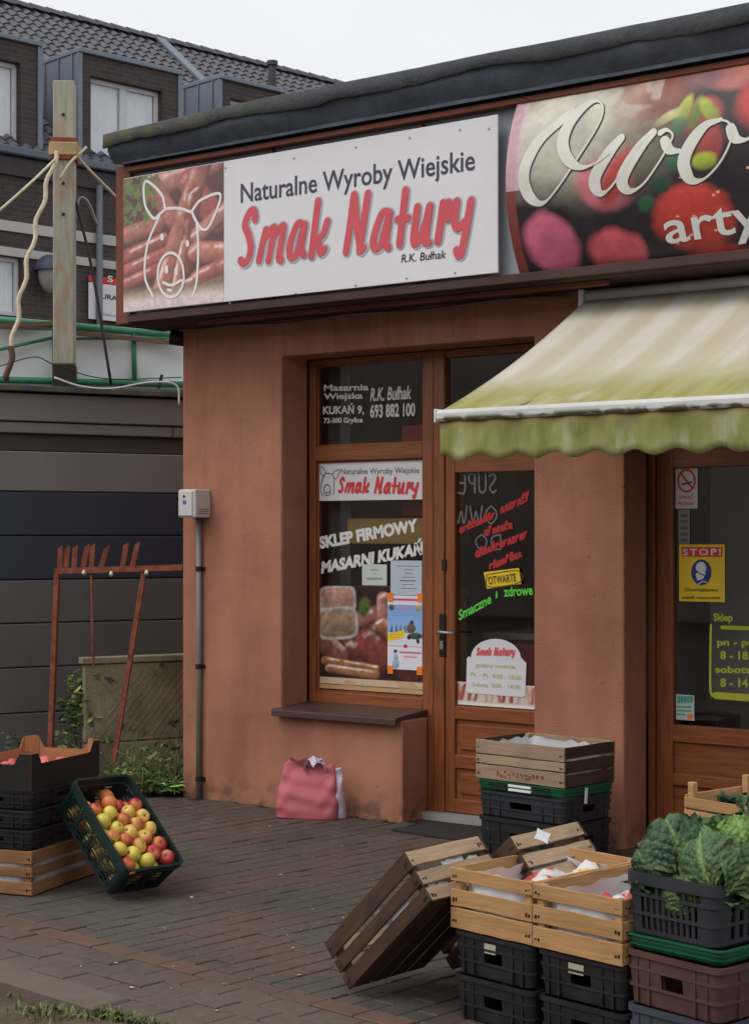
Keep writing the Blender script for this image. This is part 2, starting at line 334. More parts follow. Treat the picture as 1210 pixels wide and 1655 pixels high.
SIGNW = mat('sign_white', (.72, .71, .74), .42, var=.04, scale=2.5, coord='World', spec=.35)
RED = plain('lettering_red', S(206, 84, 92), .5)
SHADOWT = plain('lettering_grey_glow', S(176, 176, 186), .6)
NAVY = plain('lettering_dark', S(64, 64, 82), .5)
LWHITE = plain('lettering_white', (.72, .72, .72), .5)
YELLOW = plain('yellow_plate', S(232, 196, 40), .5)
BLACK = plain('black_print', S(36, 34, 36), .5)
SREDP = plain('red_print', S(204, 52, 48), .5)
GREENP = plain('green_print', S(98, 206, 74), .5)
LIME = plain('lime_print', S(182, 190, 52), .5)
METAL = plain('grey_metal', S(150, 150, 152), .4, metal=.6)
DKMETAL = plain('dark_metal', S(48, 42, 40), .45, metal=.5)
RUST = mat('rusty_red_iron', S(126, 66, 50), .9, var=.35, scale=18, col2=S(150, 86, 64), bump=.3)
PBLACK = mat('black_plastic', S(30, 30, 34), .5, var=.2, scale=7, spec=.45, extra=lambda n, c, co, bs: mixnode(n, mult(n, noise(n, co, 9, lo=.5, hi=.75), .5), c, S(54, 52, 52)))
PGREY = mat('charcoal_plastic', S(46, 46, 52), .5, var=.2, scale=7, spec=.45)
PGREEN = mat('dark_green_plastic', S(20, 40, 38), .45, var=.2, scale=7, spec=.5)
PGREEN2 = mat('green_plastic', S(26, 92, 62), .45, var=.15, scale=7, spec=.5)
PBROWN = mat('brown_plastic', S(84, 58, 54), .5, var=.15, scale=7, spec=.45)
PSLATE = mat('slate_plastic', S(62, 66, 78), .5, var=.15, scale=7, spec=.45)
LINER = mat('white_liner', (.7, .7, .72), .6, var=.08, scale=9, bump=.3, bscale=14)
KRAFT = mat('kraft_cardboard', S(168, 116, 78), .85, var=.1, scale=6)
CBLACK = mat('black_cardboard', S(30, 27, 27), .55, var=.15, scale=6)
# ================================================================ GROUND
GR = Frame(0, 1, 0)
b0 = P(0, 1492, 2, 0); b1_ = P(560, 1640, 2, 0); PA = math.atan2(b1_[1] - b0[1], b1_[0] - b0[0])
pu = np.array([math.cos(PA), math.sin(PA), 0]); pv = np.array([-math.sin(PA), math.cos(PA), 0]); PO = np.array([b0[0], b0[1], 0])
def pw(u, v, z=0.): return PO + pu * u + pv * v + np.array([0, 0, z])
def asph(n, c, co, bs):
    c = mixnode(n, mult(n, noise(n, co, 2.2, lo=.45, hi=.62), .6), c, S(112, 104, 90)); return mixnode(n, noise(n, co, 220., lo=.62, hi=.7, detail=2), c, S(150, 144, 134))
ASPH = mat('dusty_asphalt', S(92, 86, 80), .95, var=.2, scale=14, coord='World', bump=.6, bscale=160, extra=asph)
g = MB().quad((-150, -150, -.07), (150, -150, -.07), (150, 150, -.07), (-150, 150, -.07)).build('ground', ASPH); struct(g)
JOINT = mat('joint_dirt', S(40, 35, 31), 1., var=.3, scale=8, coord='World', bump=.3, extra=lambda n, c, co, bs: mixnode(n, mult(n, noise(n, co, 3, lo=.5, hi=.65), .5), c, S(62, 66, 40)))
ve = -.44                                                        # kerb line in paving coordinates
pvm = MB(); cor = [pw(-9, ve), pw(9, ve), pw(9, 14), pw(-9, 14)]
pvm.add([tuple(c[:2]) + (z,) for z in (-.2, -.009) for c in cor], [(4, 5, 6, 7), (0, 1, 5, 4), (1, 2, 6, 5), (2, 3, 7, 6), (3, 0, 4, 7)])
pave = pvm.build('pavement', JOINT); struct(pave)
def pav_extra(n, c, co, bs):
    red = noise(n, co, 1.25, lo=.50, hi=.60, detail=3); c = mixnode(n, mult(n, red, .55), c, S(98, 70, 63))
    dk = noise(n, co, .9, (1, 1.4, 1), .44, .64, 3); c = mixnode(n, mult(n, dk, .5), c, S(62, 57, 53))
    return mixnode(n, mult(n, noise(n, co, 28., lo=.5, hi=.7), .3), c, S(108, 100, 88))
PAVER = mat('grey_paver', S(82, 76, 68), .68, var=.12, scale=20, coord='World', island=.13, bump=.25, bscale=240, extra=pav_extra, spec=.35)
PAVRED = mat('red_paver', S(100, 76, 66), .72, var=.12, scale=20, coord='World', island=.14, bump=.25, bscale=240, extra=lambda n, c, co, bs: mixnode(n, mult(n, noise(n, co, 2., lo=.42, hi=.6), .7), c, S(86, 75, 67)), spec=.3)
PAVPK = mat('pink_grey_paver', S(94, 82, 74), .75, var=.12, scale=20, coord='World', island=.12, bump=.25, bscale=240, extra=pav_extra, spec=.3)
KERBM = mat('kerb_concrete', S(100, 89, 80), .9, var=.12, scale=9, coord='World', bump=.4, bscale=150)
def paver_mesh(lu, lv):
    mb = MB(); gp = .0035; x, y = lu / 2 - gp, lv / 2 - gp; c = .0035
    t = [(-x + c, -y + c, 0), (x - c, -y + c, 0), (x - c, y - c, 0), (-x + c, y - c, 0)]; m = [(-x, -y, -c), (x, -y, -c), (x, y, -c), (-x, y, -c)]; b = [(q[0], q[1], -.03) for q in m]
    return mb.add(t + m + b, [(0, 1, 2, 3)] + [(4 + i, 4 + (i + 1) % 4, (i + 1) % 4, i) for i in range(4)] + [(8 + i, 8 + (i + 1) % 4, 4 + (i + 1) % 4, 4 + i) for i in range(4)])
plist = []
for i in range(-45, 46):                                          # field: long side across the border, running bond
    for j in range(-1, 20):
        u = (i + .5) * .1; v0 = .1 + j * .2 - (.1 if i % 2 else 0); v1 = v0 + .2
        a, b = max(v0, .1), v1
        if b - a < .05: continue
        w_ = pw(u, (a + b) / 2)
        if w_[0] > -.05 and w_[1] > -.03: continue
        if w_[0] <= -.05 and w_[1] > -.12: continue
        plist.append((u, (a + b) / 2, .1, b - a, 0))
for i in range(-22, 23): plist.append(((i + .5) * .2, .05, .2, .1, 1))
for r_, (v0, v1, off) in enumerate(((-.12, 0, .07), (-.24, -.12, .0), (-.36, -.24, .11))):
    for i in range(-22, 23): plist.append(((i + .5) * .2 + off, (v0 + v1) / 2, .2, .12, 2))
vis = []
for q in plist:
    px, py, d = proj(pw(q[0], q[1])); 
    if -70 < px < 1280 and 1200 < py < 1740: vis.append((d, q))
vis.sort(key=lambda q: q[0])
occl = lambda px, py: (px > 560 and py > 1560) or (px > 740 and py > 1400) or (px < 170 and py < 1420)
near = [v for v in vis if not occl(*proj(pw(v[1][0], v[1][1]))[:2])][:290]; nid = {id(v) for v in near}
pmesh = {}; PM = (PAVER, PAVRED, PAVPK)
fields = [MB(), MB(), MB()]
for v in vis:
    u, vv, lu, lv, k = v[1]; dz = random.uniform(-.0025, .0025); rz = PA + random.uniform(-.008, .008); c = pw(u, vv)
    key = (round(lu, 3), round(lv, 3), k)
    if key not in pmesh: mb = paver_mesh(lu, lv); pmesh[key] = (mb, mb.mesh('paver', PM[k]))
    tilt = (random.uniform(-.006, .006), random.uniform(-.006, .006))
    if id(v) in nid:
        o = link('paver', pmesh[key][1], pave); o.matrix_parent_inverse = Matrix(); o.location = (c[0], c[1], dz); o.rotation_euler = (tilt[0], tilt[1], rz)
    else:
        Mx = Matrix.Translation((c[0], c[1], dz)) @ Matrix.Rotation(rz, 4, 'Z'); fields[k].add([Mx @ Vector(q) for q in pmesh[key][0].v], pmesh[key][0].f)
for k in range(3):
    if fields[k].v: fields[k].build('paver_field', PM[k], pave, kind='stuff')
# kerb stones along the paving edge, ending part way
kb = [(-.6, .36), (.365, 1.30)]
for a, b in kb:
    mb = MB(); c = [pw(a, ve - .075), pw(b, ve - .075), pw(b, ve + .075), pw(a, ve + .075)]
    Mx = Matrix.Translation(tuple(pw((a + b) / 2, ve))) @ Matrix.Rotation(PA, 4, 'Z')
    mb.cbox(-(b - a) / 2, (b - a) / 2, -.085, .075, -.2, .002 + random.uniform(-.003, .003), .008, Mx).build('kerb_stone', KERBM, pave)
for i in range(0, 17):                                            # beyond them pavers run to the edge
    mb = MB(); Mx = Matrix.Translation(tuple(pw(1.405 + i * .2, ve + .03))) @ Matrix.Rotation(PA, 4, 'Z')
    if -50 < proj(pw(1.405 + i * .2, ve))[0] < 1250: mb.cbox(-.097, .097, -.06 - random.uniform(0, .02), .055, -.09, random.uniform(-.006, 0), .006, Mx).build('paver', PAVPK, pave)
# ---- soil, grass, weeds
SOIL = mat('dark_soil', S(84, 72, 58), 1., var=.3, scale=10, coord='World', bump=.8, bscale=40)
mb = MB(); n = 26; pts = []
for i in range(n):
    for j in range(8):
        u = -.2 + i * .16; v = ve - .05 - j * .09; h = (.02 + .035 * min(1, max(0, (u - 1.0) / .5))) * math.exp(-((j - .2) / 2.) ** 2) * (.6 + .5 * random.random()); pts.append(pw(u, v, -.07 + .004 + h * (1 if j < 7 else .0)))
mb.grid(pts, n, 8).build('verge', SOIL, None, smooth=True, kind='structure')
mb = MB(); pts = [(-7 + i * .5 + random.uniform(-.05, .05), -.12 + j * .5 + (random.uniform(-.1, .1) if j else 0), .006 + random.random() * .03) for i in range(15) for j in range(22)]
pts = [(min(q[0], -.02), q[1], q[2]) for q in pts]
mb.grid(pts, 15, 22).build('yard_soil', SOIL, None, smooth=True, kind='structure')
def leafmat(name, a, b, rough=.55): return mat(name, a, rough, var=.35, scale=6, col2=b, coord='World', island=.35, sss=0)
GRASS = leafmat('grass_blade', S(74, 92, 42), S(112, 124, 62)); WEED = leafmat('weed_leaf', S(58, 84, 40), S(104, 130, 62)); DRYW = leafmat('dry_weed', S(112, 108, 70), S(150, 140, 92)); BRIGHT = leafmat('bright_leaf', S(92, 150, 66), S(140, 190, 100)); YLEAF = leafmat('yellow_leaf', S(160, 160, 70), S(196, 188, 96))
def blade(mb, p, h, w, a, lean):
    d = np.array([math.cos(a), math.sin(a), 0]); s_ = np.array([-d[1], d[0], 0]) * w; p = np.array(p, float)
    q = [p - s_, p + s_, p + d * lean * .4 + np.array([0, 0, h * .6]) - s_ * .7, p + d * lean * .4 + np.array([0, 0, h * .6]) + s_ * .7, p + d * lean + np.array([0, 0, h])]
    mb.add(q, [(0, 1, 3, 2), (2, 3, 4)])
def leaf(mb, p, l, w, a, el_, cup=.2):
    d = Vector((math.cos(a) * math.cos(el_), math.sin(a) * math.cos(el_), math.sin(el_))); s_ = Vector((-math.sin(a), math.cos(a), 0)); u = s_.cross(d) * -1; p = Vector(p); v = [p]
    prof = ((.25, .8), (.55, 1.), (.85, .5))
    for t, k in prof: v += [p + d * l * t - s_ * w * k - u * cup * w * k, p + d * l * t + u * l * .03, p + d * l * t + s_ * w * k - u * cup * w * k]
    v.append(p + d * l - u * l * .12)
    mb.add(v, [(0, 2, 1), (0, 3, 2), (1, 2, 5, 4), (2, 3, 6, 5), (4, 5, 8, 7), (5, 6, 9, 8), (7, 8, 10), (8, 9, 10)])
mb = MB(); mb2 = MB()
for cpx, cpy, n_, sp in ((38, 1597, 130, .06), (122, 1618, 420, .09), (160, 1634, 420, .08), (200, 1645, 520, .08), (240, 1648, 760, .09), (285, 1662, 620, .08), (330, 1675, 500, .08), (210, 1638, 500, .07), (262, 1648, 600, .06), (300, 1654, 600, .06), (90, 1640, 120, .1), (20, 1600, 70, .05)):
    c = P(cpx, cpy, 2, -.04)
    for k in range(n_):
        q = c + np.array([random.gauss(0, sp), random.gauss(0, sp * .55), 0]); q[2] = -.055 + .035 * min(1, max(0, ((q - PO) @ pu - 1.0) / .5))
        if (q - PO) @ pv > ve - (.085 if (q - PO) @ pu < 1.3 else .03): continue
        (blade(mb if random.random() < .75 else mb2, q, random.uniform(.015, .045), random.uniform(.0015, .0045), random.random() * 6.28, random.uniform(.01, .04)))
        if random.random() < .35: leaf(mb, q + np.array([0, 0, .012]), random.uniform(.015, .035), random.uniform(.004, .01), random.random() * 6.28, random.uniform(.1, .9))
mb.build('verge_grass', GRASS, None, kind='stuff')['label'] = 'tufts of green grass along the kerb'
mb2.build('dry_grass', DRYW, None, kind='stuff')['label'] = 'dry blades among the grass along the kerb'
mb = MB(); mbd = MB(); mbb = MB()
for k in range(1500):                                              # weeds at the foot of the concrete fence
    px = random.uniform(175, 292); py = 1284 - abs(random.gauss(0, 26)); c = P(px, min(py, 1284), 2, 0.02)
    h = random.uniform(.02, .30) * (1 if px > 200 else .6); a = random.random() * 6.28
    if random.random() < .45: blade(mbd if random.random() < .6 else mb, c, h * 1.2, .0025, a, h * .4)
    else: leaf(mb if random.random() < .8 else mbd, c + np.array([0, 0, random.uniform(0, h)]), random.uniform(.03, .08), random.uniform(.008, .02), a, random.uniform(-.3, .9))
for k in range(46):
    c = P(random.gauss(262, 13), random.gauss(1274, 5), 2, .03); leaf(mbb, c + np.array([0, 0, random.uniform(0, .07)]), random.uniform(.06, .13), random.uniform(.015, .03), random.random() * 6.28, random.uniform(-.1, .6))
mb.build('weeds', WEED, None, kind='stuff')['label'] = 'green weeds at the foot of the concrete fence'
mbd.build('dry_weeds', DRYW, None, kind='stuff')['label'] = 'dry stalks at the foot of the concrete fence'
lw = thing('leafy_weed', 'bright green leafy weed beside the corner of the terracotta wall', 'plant', P(262, 1282, 2, 0)); mbb.build('foliage', BRIGHT, lw, kind='stuff')
mb = MB()                                                         # crumbs and litter on the paving
LIT = mat('fallen_bits', S(170, 160, 120), .9, var=.4, scale=3, coord='World', island=.5)
for k in range(46):
    px, py = random.uniform(60, 640), random.uniform(1330, 1640); c = P(px, py, 2, .004)
    if (c - PO) @ pv < ve or c[1] > -.1: continue
    leaf(mb, c, random.uniform(.008, .03), random.uniform(.003, .008), random.random() * 6.28, random.uniform(-.1, .15))
mb.build('paving_litter', LIT, None, kind='stuff')['label'] = 'small fallen leaves and crumbs scattered on the paving'
# ================================================================ SHOP BUILDING
shop = thing('shop_building', 'single storey terracotta shop with brown fascia and dark felt roof edge', 'building', (0, 0, 0))
YF = .25                                                          # front of the recessed frames
xL, xw, xd, xp = .785, 1.653, 2.50, 3.034                         # opening left, low wall right, pier left, pier right
poly = [(0, -.05), (0, 2.875), (6.2, 2.875), (6.2, -.05), (4.75, -.05), (4.75, 2.5), (xp, 2.5), (xp, -.05), (xd, -.05), (xd, 2.63), (xL, 2.63), (xL, .56), (xw, .56), (xw, -.05)]
w_ = MB().prism(poly, 0, .245).build('wall', STUCCO, shop, bevel=.012)
MB().box(0.001, .25, .246, 9, -.05, 2.874).build('side_wall', STUCCO, shop); MB().box(5.95, 6.199, .246, 9, -.05, 2.874).build('side_wall', STUCCO, shop)
MB().box(.2, 6.0, .9 + 3, 1.0 + 3, -.05, 2.87).build('interior_wall', plain('shop_interior', S(120, 112, 108), .9), shop)
MB().box(.25, 5.95, .246, 4.0, -.04, .004).build('interior_floor', plain('shop_floor', S(90, 80, 72), .6), shop)
MB().box(.25, 5.95, .30, 4.0, 2.64, 2.86).build('interior_ceiling', plain('shop_ceiling', S(150, 148, 145), .9), shop)
MB().box(2.74, 2.80, .30, 3.9, 0, 2.64).build('partition', plain('shop_partition', S(132, 126, 122), .9), shop)
# threshold slab
MB().box(xw + .002, xd - .002, .18, .45, -.05, .03).build('threshold', plain('threshold_metal', S(170, 168, 166), .45, metal=.3), shop)
MB().box(xp + .002, 4.748, .18, .45, -.05, .03).build('threshold', MATS['threshold_metal'], shop)
# roof edge: felt cap with a wavy lip, felt face, zinc drip strip
xs = np.linspace(-.135, 6.4, 90); ry = -.52
wob = np.array([.009 * math.sin(x * 3.1) + .009 * math.sin(x * 7.7 + 1) + random.uniform(-.005, .005) for x in xs]); sag = np.where(xs < 1.2, -.03 * ((1.2 - xs) / 1.4), 0)
mb = MB(); pts = []
for x, w0, sg in zip(xs, wob, sag):
    for y, z in ((1.5, 4.02), (ry + .03, 3.992 + w0 * .1), (ry - .016, 3.984 + w0 * .15), (ry - .020, 3.978 + w0 * .2), (ry - .022, 3.906 + w0), (ry - .010, 3.902 + w0)): pts.append((x, y, z + sg))
mb.grid(pts, len(xs), 6).build('roof_cap', FELTTOP, shop, smooth=True)
mb = MB(); pts = []
for x, w0, sg in zip(xs, wob, sag):
    for k, (y, z) in enumerate(((ry, 3.93), (ry + .012 * math.sin(x * 5), 3.88), (ry + .03 + .008 * math.sin(x * 9), 3.83), (ry + .055, 3.793))): pts.append((max(x, -.11), y, z + sg * (1 if k < 2 else .3)))
mb.grid(pts, len(xs), 4).build('roof_felt_face', FELT, shop, smooth=True)
mb = MB(); pts = []
for i, x in enumerate(np.linspace(-.06, 6.3, 220)):
    for y, z in ((ry + .058, 3.808 + (.010 if i % 6 < 3 else 0)), (ry + .052, 3.80), (ry + .054, 3.780)): pts.append((x, y, z))
mb.grid(pts, 220, 3).build('drip_strip', DRIP, shop)
MB().box(-.10, 6.3, ry + .07, 1.5, 3.79, 3.90).box(-.16, 6.3, -.2, 1.5, 3.5, 3.79).build('roof_deck', FELT, shop)
# fascia
zs0, zs1 = 2.842, 2.895
MB().cbox(-.165, -.045, -.405, -.372, 2.845, 3.79, .004).build('fascia_end_board', FBROWN, shop)
MB().box(-.164, 6.3, -.368, -.355, 2.85, 3.80).build('fascia_backing', BACKP, shop)
MB().cbox(-.044, 6.3, -.437, -.369, 3.738, 3.768, .004).build('fascia_rail', FBROWN, shop)
MB().cbox(-.044, 6.3, -.43, -.369, 2.846, 2.893, .004).build('fascia_rail', SOFFIT, shop)
for px in (438, 678): x = X(px, -.37); MB().box(x, x + .035, -.40, -.3685, 2.90, 3.734).build('fascia_post', FBROWN, shop)
MB().box(-.162, 6.3, -.40, .0, 2.8425, 2.8455).box(-.16, 6.3, -.3, -.001, 2.8755, 2.9).build('soffit', SOFFIT, shop)
MB().box(-.164, -.15, -.354, .9, 2.85, 3.78).build('fascia_side', FBROWN, shop)
MB().cbox(.4, 3.1, -.30, -.262, 2.815, 2.842, .004).build('soffit_batten', FBROWN, shop)
cab = [(.12 + k * .2, -.02 - .004 * math.sin(k), 2.826 + .008 * math.sin(k * 1.3)) for k in range(14)]
tag(MB().tube(catmull(cab, 4), .009, 6).build('cable', plain('dull_cable', S(120, 104, 92), .7), None, smooth=True), 'thin brown cable run along the wall just under the soffit', 'cable')
tag(MB().tube([(-.08, -.02, 2.80), (-.02, .02, 2.79), (-.02, .5, 2.78)], .045, 12).build('drain_pipe', DKMETAL, None, smooth=True), 'dark round drain pipe end at the wall corner under the fascia', 'pipe')
# ---- display window
YG = YF + .035
gx0, gx1 = X(509, YF), X(682, YF)
zt, ztr1, ztr0, zb = 2.595, Z(595, 719, YF), Z(595, 743, YF), .66
win = MB().cbox(xL + .002, gx0, YF, YF + .07, .56, 2.628, .004).build('window', OAK, shop)
def fr(x0, x1, z0, z1, nm='frame', m=OAKH, y0=YF, y1=YF + .07, par=win): return MB().cbox(x0, x1, y0, y1, z0, z1, .004).build(nm, m, par)
xm = X(700, YF)                                                   # window / door mullion
fr(gx1, xm - .002, .56, 2.628, 'frame', OAK); fr(xw - .03, xm - .002, .03, .559, 'frame', OAK); fr(gx0, gx1, zt, 2.628); fr(gx0, gx1, ztr0, ztr1); fr(gx0, gx1, .562, zb)
def pane(x0, x1, z0, z1, par, y=YG, nm='pane', m=GLASS): return MB().box(x0 - .005, x1 + .005, y, y + .006, z0 - .005, z1 + .005).build(nm, m, par)
pane(gx0, gx1, ztr1, zt, win); pane(gx0, gx1, zb, ztr0, win)
for x0, x1, z0, z1 in ((gx0, gx1, ztr1, zt), (gx0, gx1, zb, ztr0)):
    mb = MB(); e = .012; yb = YG - .012
    mb.box(x0, x0 + e, yb, YG - .001, z0, z1).box(x1 - e, x1, yb, YG - .001, z0, z1).box(x0 + e, x1 - e, yb, YG - .001, z0, z0 + e).box(x0 + e, x1 - e, yb, YG - .001, z1 - e, z1).build('bead', OAK, win)
# sill board with a drip edge
zs = .575
mb = MB(); sx0, sx1 = xL - .03, xw - .005
prof = [(YF + .02, zs + .028), (-.045, zs + .004), (-.06, zs - .004), (-.062, zs - .038), (-.05, zs - .042), (-.045, zs - .02), (YF, zs - .005)]
npf = len(prof); pts = [(x, y, z) for x in (sx0, sx1) for y, z in prof]
mb.add(pts, [tuple(range(npf)), tuple(range(2 * npf - 1, npf - 1, -1))] + [(i, i + npf, (i + 1) % npf + npf, (i + 1) % npf) for i in range(npf)])
mb.build('window_sill', SILL, shop, bevel=.003)
# ---- door with glass, panels and handle
dx0 = X(718, YF); dgx0, dgx1 = X(733, YF), 2.47; dzt = 2.07; dgt, dgb = Z(735, 764, YF), Z(735, 1141, YF)
jamb = fr(xm, dx0 - .003, .03, 2.628, 'door_frame', OAK, YF, YF + .08, shop)
fr(dx0, xd + .05, 2.095, 2.16, 'door_frame', OAKH, YF, YF + .08, shop); fr(dx0, xd + .05, 2.585, 2.628, 'door_frame', OAKH, YF, YF + .08, shop)
fl = MB().box(dx0 - .02, xd + .05, YG, YG + .006, 2.14, 2.60).build('fanlight', GLASS, shop)
door = MB().cbox(dx0, dgx0, YF + .008, YF + .068, .035, 2.09, .004).build('door', OAK, shop)
yd0, yd1 = YF + .008, YF + .068
p1t, p1b, p2t, p2b = Z(729, 1162, YF), Z(729, 1220, YF), Z(729, 1241, YF), Z(729, 1291, YF)
for z0, z1 in ((dgt, 2.09), (p1t, dgb), (p2t, p1b), (.035, p2b)): fr(dgx0, xd + .04, z0, z1, 'rail', OAKH, yd0, yd1, door)
pane(dgx0, xd + .03, dgb, dgt, door)
for z0, z1 in ((p1b, p1t), (p2b, p2t)):
    mb = MB(); mb.box(dgx0 - .01, xd + .03, yd0 + .018, yd1 - .01, z0, z1); mb.build('panel', OAKH, door)
    MB().cbox(dgx0 + .03, xd - .03, yd0 + .008, yd0 + .0175, z0 + .03, z1 - .03, .004).build('panel', OAKH, door)
hx = X(714.5, YF); hz = Z(715, 1021, YF)
hd = MB().cbox(hx - .021, hx + .021, yd0 - .012, yd0 - .0005, Z(715, 1062, YF), Z(715, 992, YF), .004).build('handle', DKMETAL, door)
mb = MB(); mb.tube([(hx, yd0 - .01, hz), (hx, yd0 - .055, hz), (hx + .025, yd0 - .062, hz), (hx + .115, yd0 - .062, hz - .004)], .009, 8).build('handle', METAL, door, smooth=True)
MB().cbox(hx - .012, hx + .012, yd0 - .02, yd0 - .0125, Z(715, 1050, YF), Z(715, 1036, YF), .003).build('lock', METAL, door)
kx = X(717, YF); MB().cbox(kx - .014, kx + .014, yd0 - .012, yd0 - .0005, Z(717, 922, YF), Z(717, 904, YF), .003).build('lock', DKMETAL, door)
# ---- second entrance to the right
y2 = .27; rx0 = xp + .002; rg0 = X(1089, y2 + .02); rgt, rgb = Z(1090, 756, y2), Z(1090, 1172, y2); rr = Z(1090, 1199, y2)
fr(rx0, X(1059, y2), .03, 2.5, 'door_frame', OAK, y2 - .02, y2 + .06, shop)
d2 = MB().cbox(X(1059, y2) + .003, rg0, y2, y2 + .06, .035, 2.16, .004).build('door', OAK, shop)
fr(rg0, 4.4, rgt, 2.16, 'rail', OAKH, y2, y2 + .06, d2); fr(rg0, 4.4, rr, rgb, 'rail', OAKH, y2, y2 + .06, d2); fr(rg0, 4.4, .035, .14, 'rail', OAKH, y2, y2 + .06, d2); fr(rg0, 4.4, .30, .36, 'rail', OAKH, y2, y2 + .06, d2)
fr(4.40, 4.748, .035, 2.5, 'door_frame', OAK, y2, y2 + .06, shop); fr(rx0 + .08, 4.40, 2.165, 2.26, 'door_frame', OAKH, y2 - .02, y2 + .06, shop)
MB().box(rx0, 4.74, y2 + .025, y2 + .031, 2.25, 2.50).build('fanlight', GLASS, shop)
pane(rg0, 4.4, rgb, rgt, d2, y2 + .028)
for z0, z1 in ((.14, .30), (.36, rr)): MB().box(rg0, 4.4, y2 + .02, y2 + .05, z0, z1).build('panel', OAKH, d2)
# ---- things inside the shop
def simple(name, label, cat, mb, m, group=None): return tag(mb.build(name, m), label, cat, group)
t = thing('display_shelf', 'yellowish wooden shelf inside behind the window lettering', 'shelf', (1.2, .8, 0))
for a_, b_ in ((879, 838), (960, 948)): MB().cbox(.96, 1.70, .40, .60, Z(600, a_, .42), Z(600, b_, .42), .003).build('shelf_board', plain('shelf_pine', S(188, 148, 78), .6), t)
for x in (.97, 1.66): MB().cbox(x, x + .03, .42, .59, 0, Z(600, 961, .42), .003).build('upright', MATS['shelf_pine'], t)
simple('red_cabinet', 'red wall cabinet seen inside through the upper window pane', 'cabinet', MB().cbox(1.30, 1.74, .48, .62, 1.70, Z(640, 688, .5), .006), plain('red_cabinet', S(176, 34, 44), .5))
simple('curtain', 'pale grey curtain strip just inside the left edge of the window', 'curtain', MB().grid([(.80 + i * .012, .42 + .02 * math.sin(i * 1.6), z) for i in range(14) for z in (.45, 2.6)], 14, 2), plain('curtain_grey', S(120, 116, 114), .9))
t = thing('counter', 'added counter inside, coloured red to suggest the reddish reflection in the door glass', 'counter', (2.2, 1.0, 0))  # counter raised and reddened to stand in for a street reflection
MB().cbox(1.72, 2.7, .72, 1.2, 0, .98, .03).build('reflection_counter_front', plain('reflection_counter_red', S(150, 56, 54), .4), t); MB().cbox(1.72, 2.72, .70, 1.22, .981, 1.02, .006).build('reflection_counter_top', plain('reflection_counter_top', S(130, 130, 128), .3), t)
simple('inner_wall_board', 'grey board standing close behind the right-hand door glass', 'board', MB().box(3.05, 4.7, .95, .99, .0, 2.6), plain('inner_board', (.8, .76, .75), .9))
simple('dark_counter', 'dark low counter inside behind the right-hand door glass', 'counter', MB().cbox(3.1, 4.7, .5, .9, .0, .70, .01), plain('dark_counter', S(52, 40, 38), .6))
# ================================================================ MAIN SIGN
YS = -.443
sp = [P(*q, 1, YS) for q in ((208, 285), (208, 507), (805, 194), (803, 443))]
sx0, sx1, sz0, sz1 = -.062, (sp[2][0] + sp[3][0]) / 2, 2.905, 3.70
def ZS(px, py): return Z(px, py, YS)
sgn = thing('shop_sign', 'long white signboard with red brush lettering and a pig drawn over sausages', 'sign', (sx0, YS, sz0))
MB().cbox(sx0, sx1, YS, YS + .012, sz0, sz1, .002).build('board', SIGNW, sgn)
ph_x1 = X(362, YS); yp = YS - .0015
p = Paint(170, 188, S(84, 42, 38))
p.a *= (.6 + .7 * p.nz(7, 2))[..., None]
for i, (a, b, r, c) in enumerate((((.1, .95), (.95, .80), .09, S(170, 110, 96)), ((-.1, .45), (.35, .38), .085, S(196, 120, 104)), ((-.1, .62), (.4, .50), .07, S(180, 98, 88)), ((-.1, .72), (.42, .60), .06, S(190, 104, 92)), ((-.1, .82), (.40, .70), .06, S(182, 98, 86)), ((.3, .1), (.9, -.02), .12, S(206, 138, 126)), ((.28, .05), (.5, .35), .09, S(196, 120, 112)),
        ((.66, .10), (.95, .42), .11, S(186, 96, 84)), ((.40, .85), (.80, -.05), .105, S(190, 116, 96)), ((.62, .75), (.72, .2), .075, S(150, 76, 62)), ((.75, .50), (1.1, .30), .08, S(200, 130, 120)), ((.74, .62), (1.1, .66), .095, S(206, 124, 106)), ((.76, .80), (1.1, .72), .07, S(190, 104, 92)), ((.52, .9), (.62, .55), .05, S(214, 138, 120)))):
    p.cap(a, b, r, c, seed=i, hi=(.95, .8, .75))
gm = np.clip((.30 - np.hypot((p.x - .13) / 1., (p.y - .16) * 1.1)) / .1, 0, 1) * np.clip((p.nz(26, 33) - .42) * 9, 0, 1); p.put(gm, S(96, 118, 52)); p.put(np.clip((p.y - .82) / .06, 0, 1), S(150, 132, 108)); p.grain(.5, 24); p.put(np.clip((p.y - .86) / .05, 0, 1), S(206, 178, 168), .8); p.put(np.clip((p.y - .905) / .03, 0, 1), S(216, 200, 200))
p.a = np.clip(p.a * 1.12 * (.72 + .5 * p.nz(34, 77))[..., None], 0, 1) * .86 + np.array(S(206, 190, 190)) * .12
p.build('sausage_picture', lambda u, v: (sx0 + .003 + u * (ph_x1 - sx0 - .003), yp, sz1 - .004 - v * (sz1 - sz0 - .008)), PRINT, sgn)
PIGW = plain('pig_outline_white', (.8, .78, .78), .5)
pig = zoom(180, 170, 2.75, [[(240, 462), (222, 395), (152, 338), (150, 440), (188, 502), (215, 485), (240, 462)], [(240, 460), (300, 458), (355, 475)], [(355, 475), (400, 420), (486, 398), (440, 530), (405, 552), (372, 505), (362, 480)], [(215, 490), (162, 620), (150, 760), (185, 850)], [(380, 520), (387, 640), (380, 780), (366, 838)], ell(266, 755, 58, 98), [(230, 788), (268, 800), (312, 778)], [(252, 820), (266, 824)]])
strokes(pig, yp - .001, .0165, PIGW, sgn, 'pig_outline')
strokes(zoom(180, 170, 2.75, [[(225, 580), (226, 592)], [(338, 610), (339, 620)], [(245, 722), (246, 740)], [(288, 730), (289, 748)]]), yp - .001, .026, PIGW, sgn, 'pig_outline')
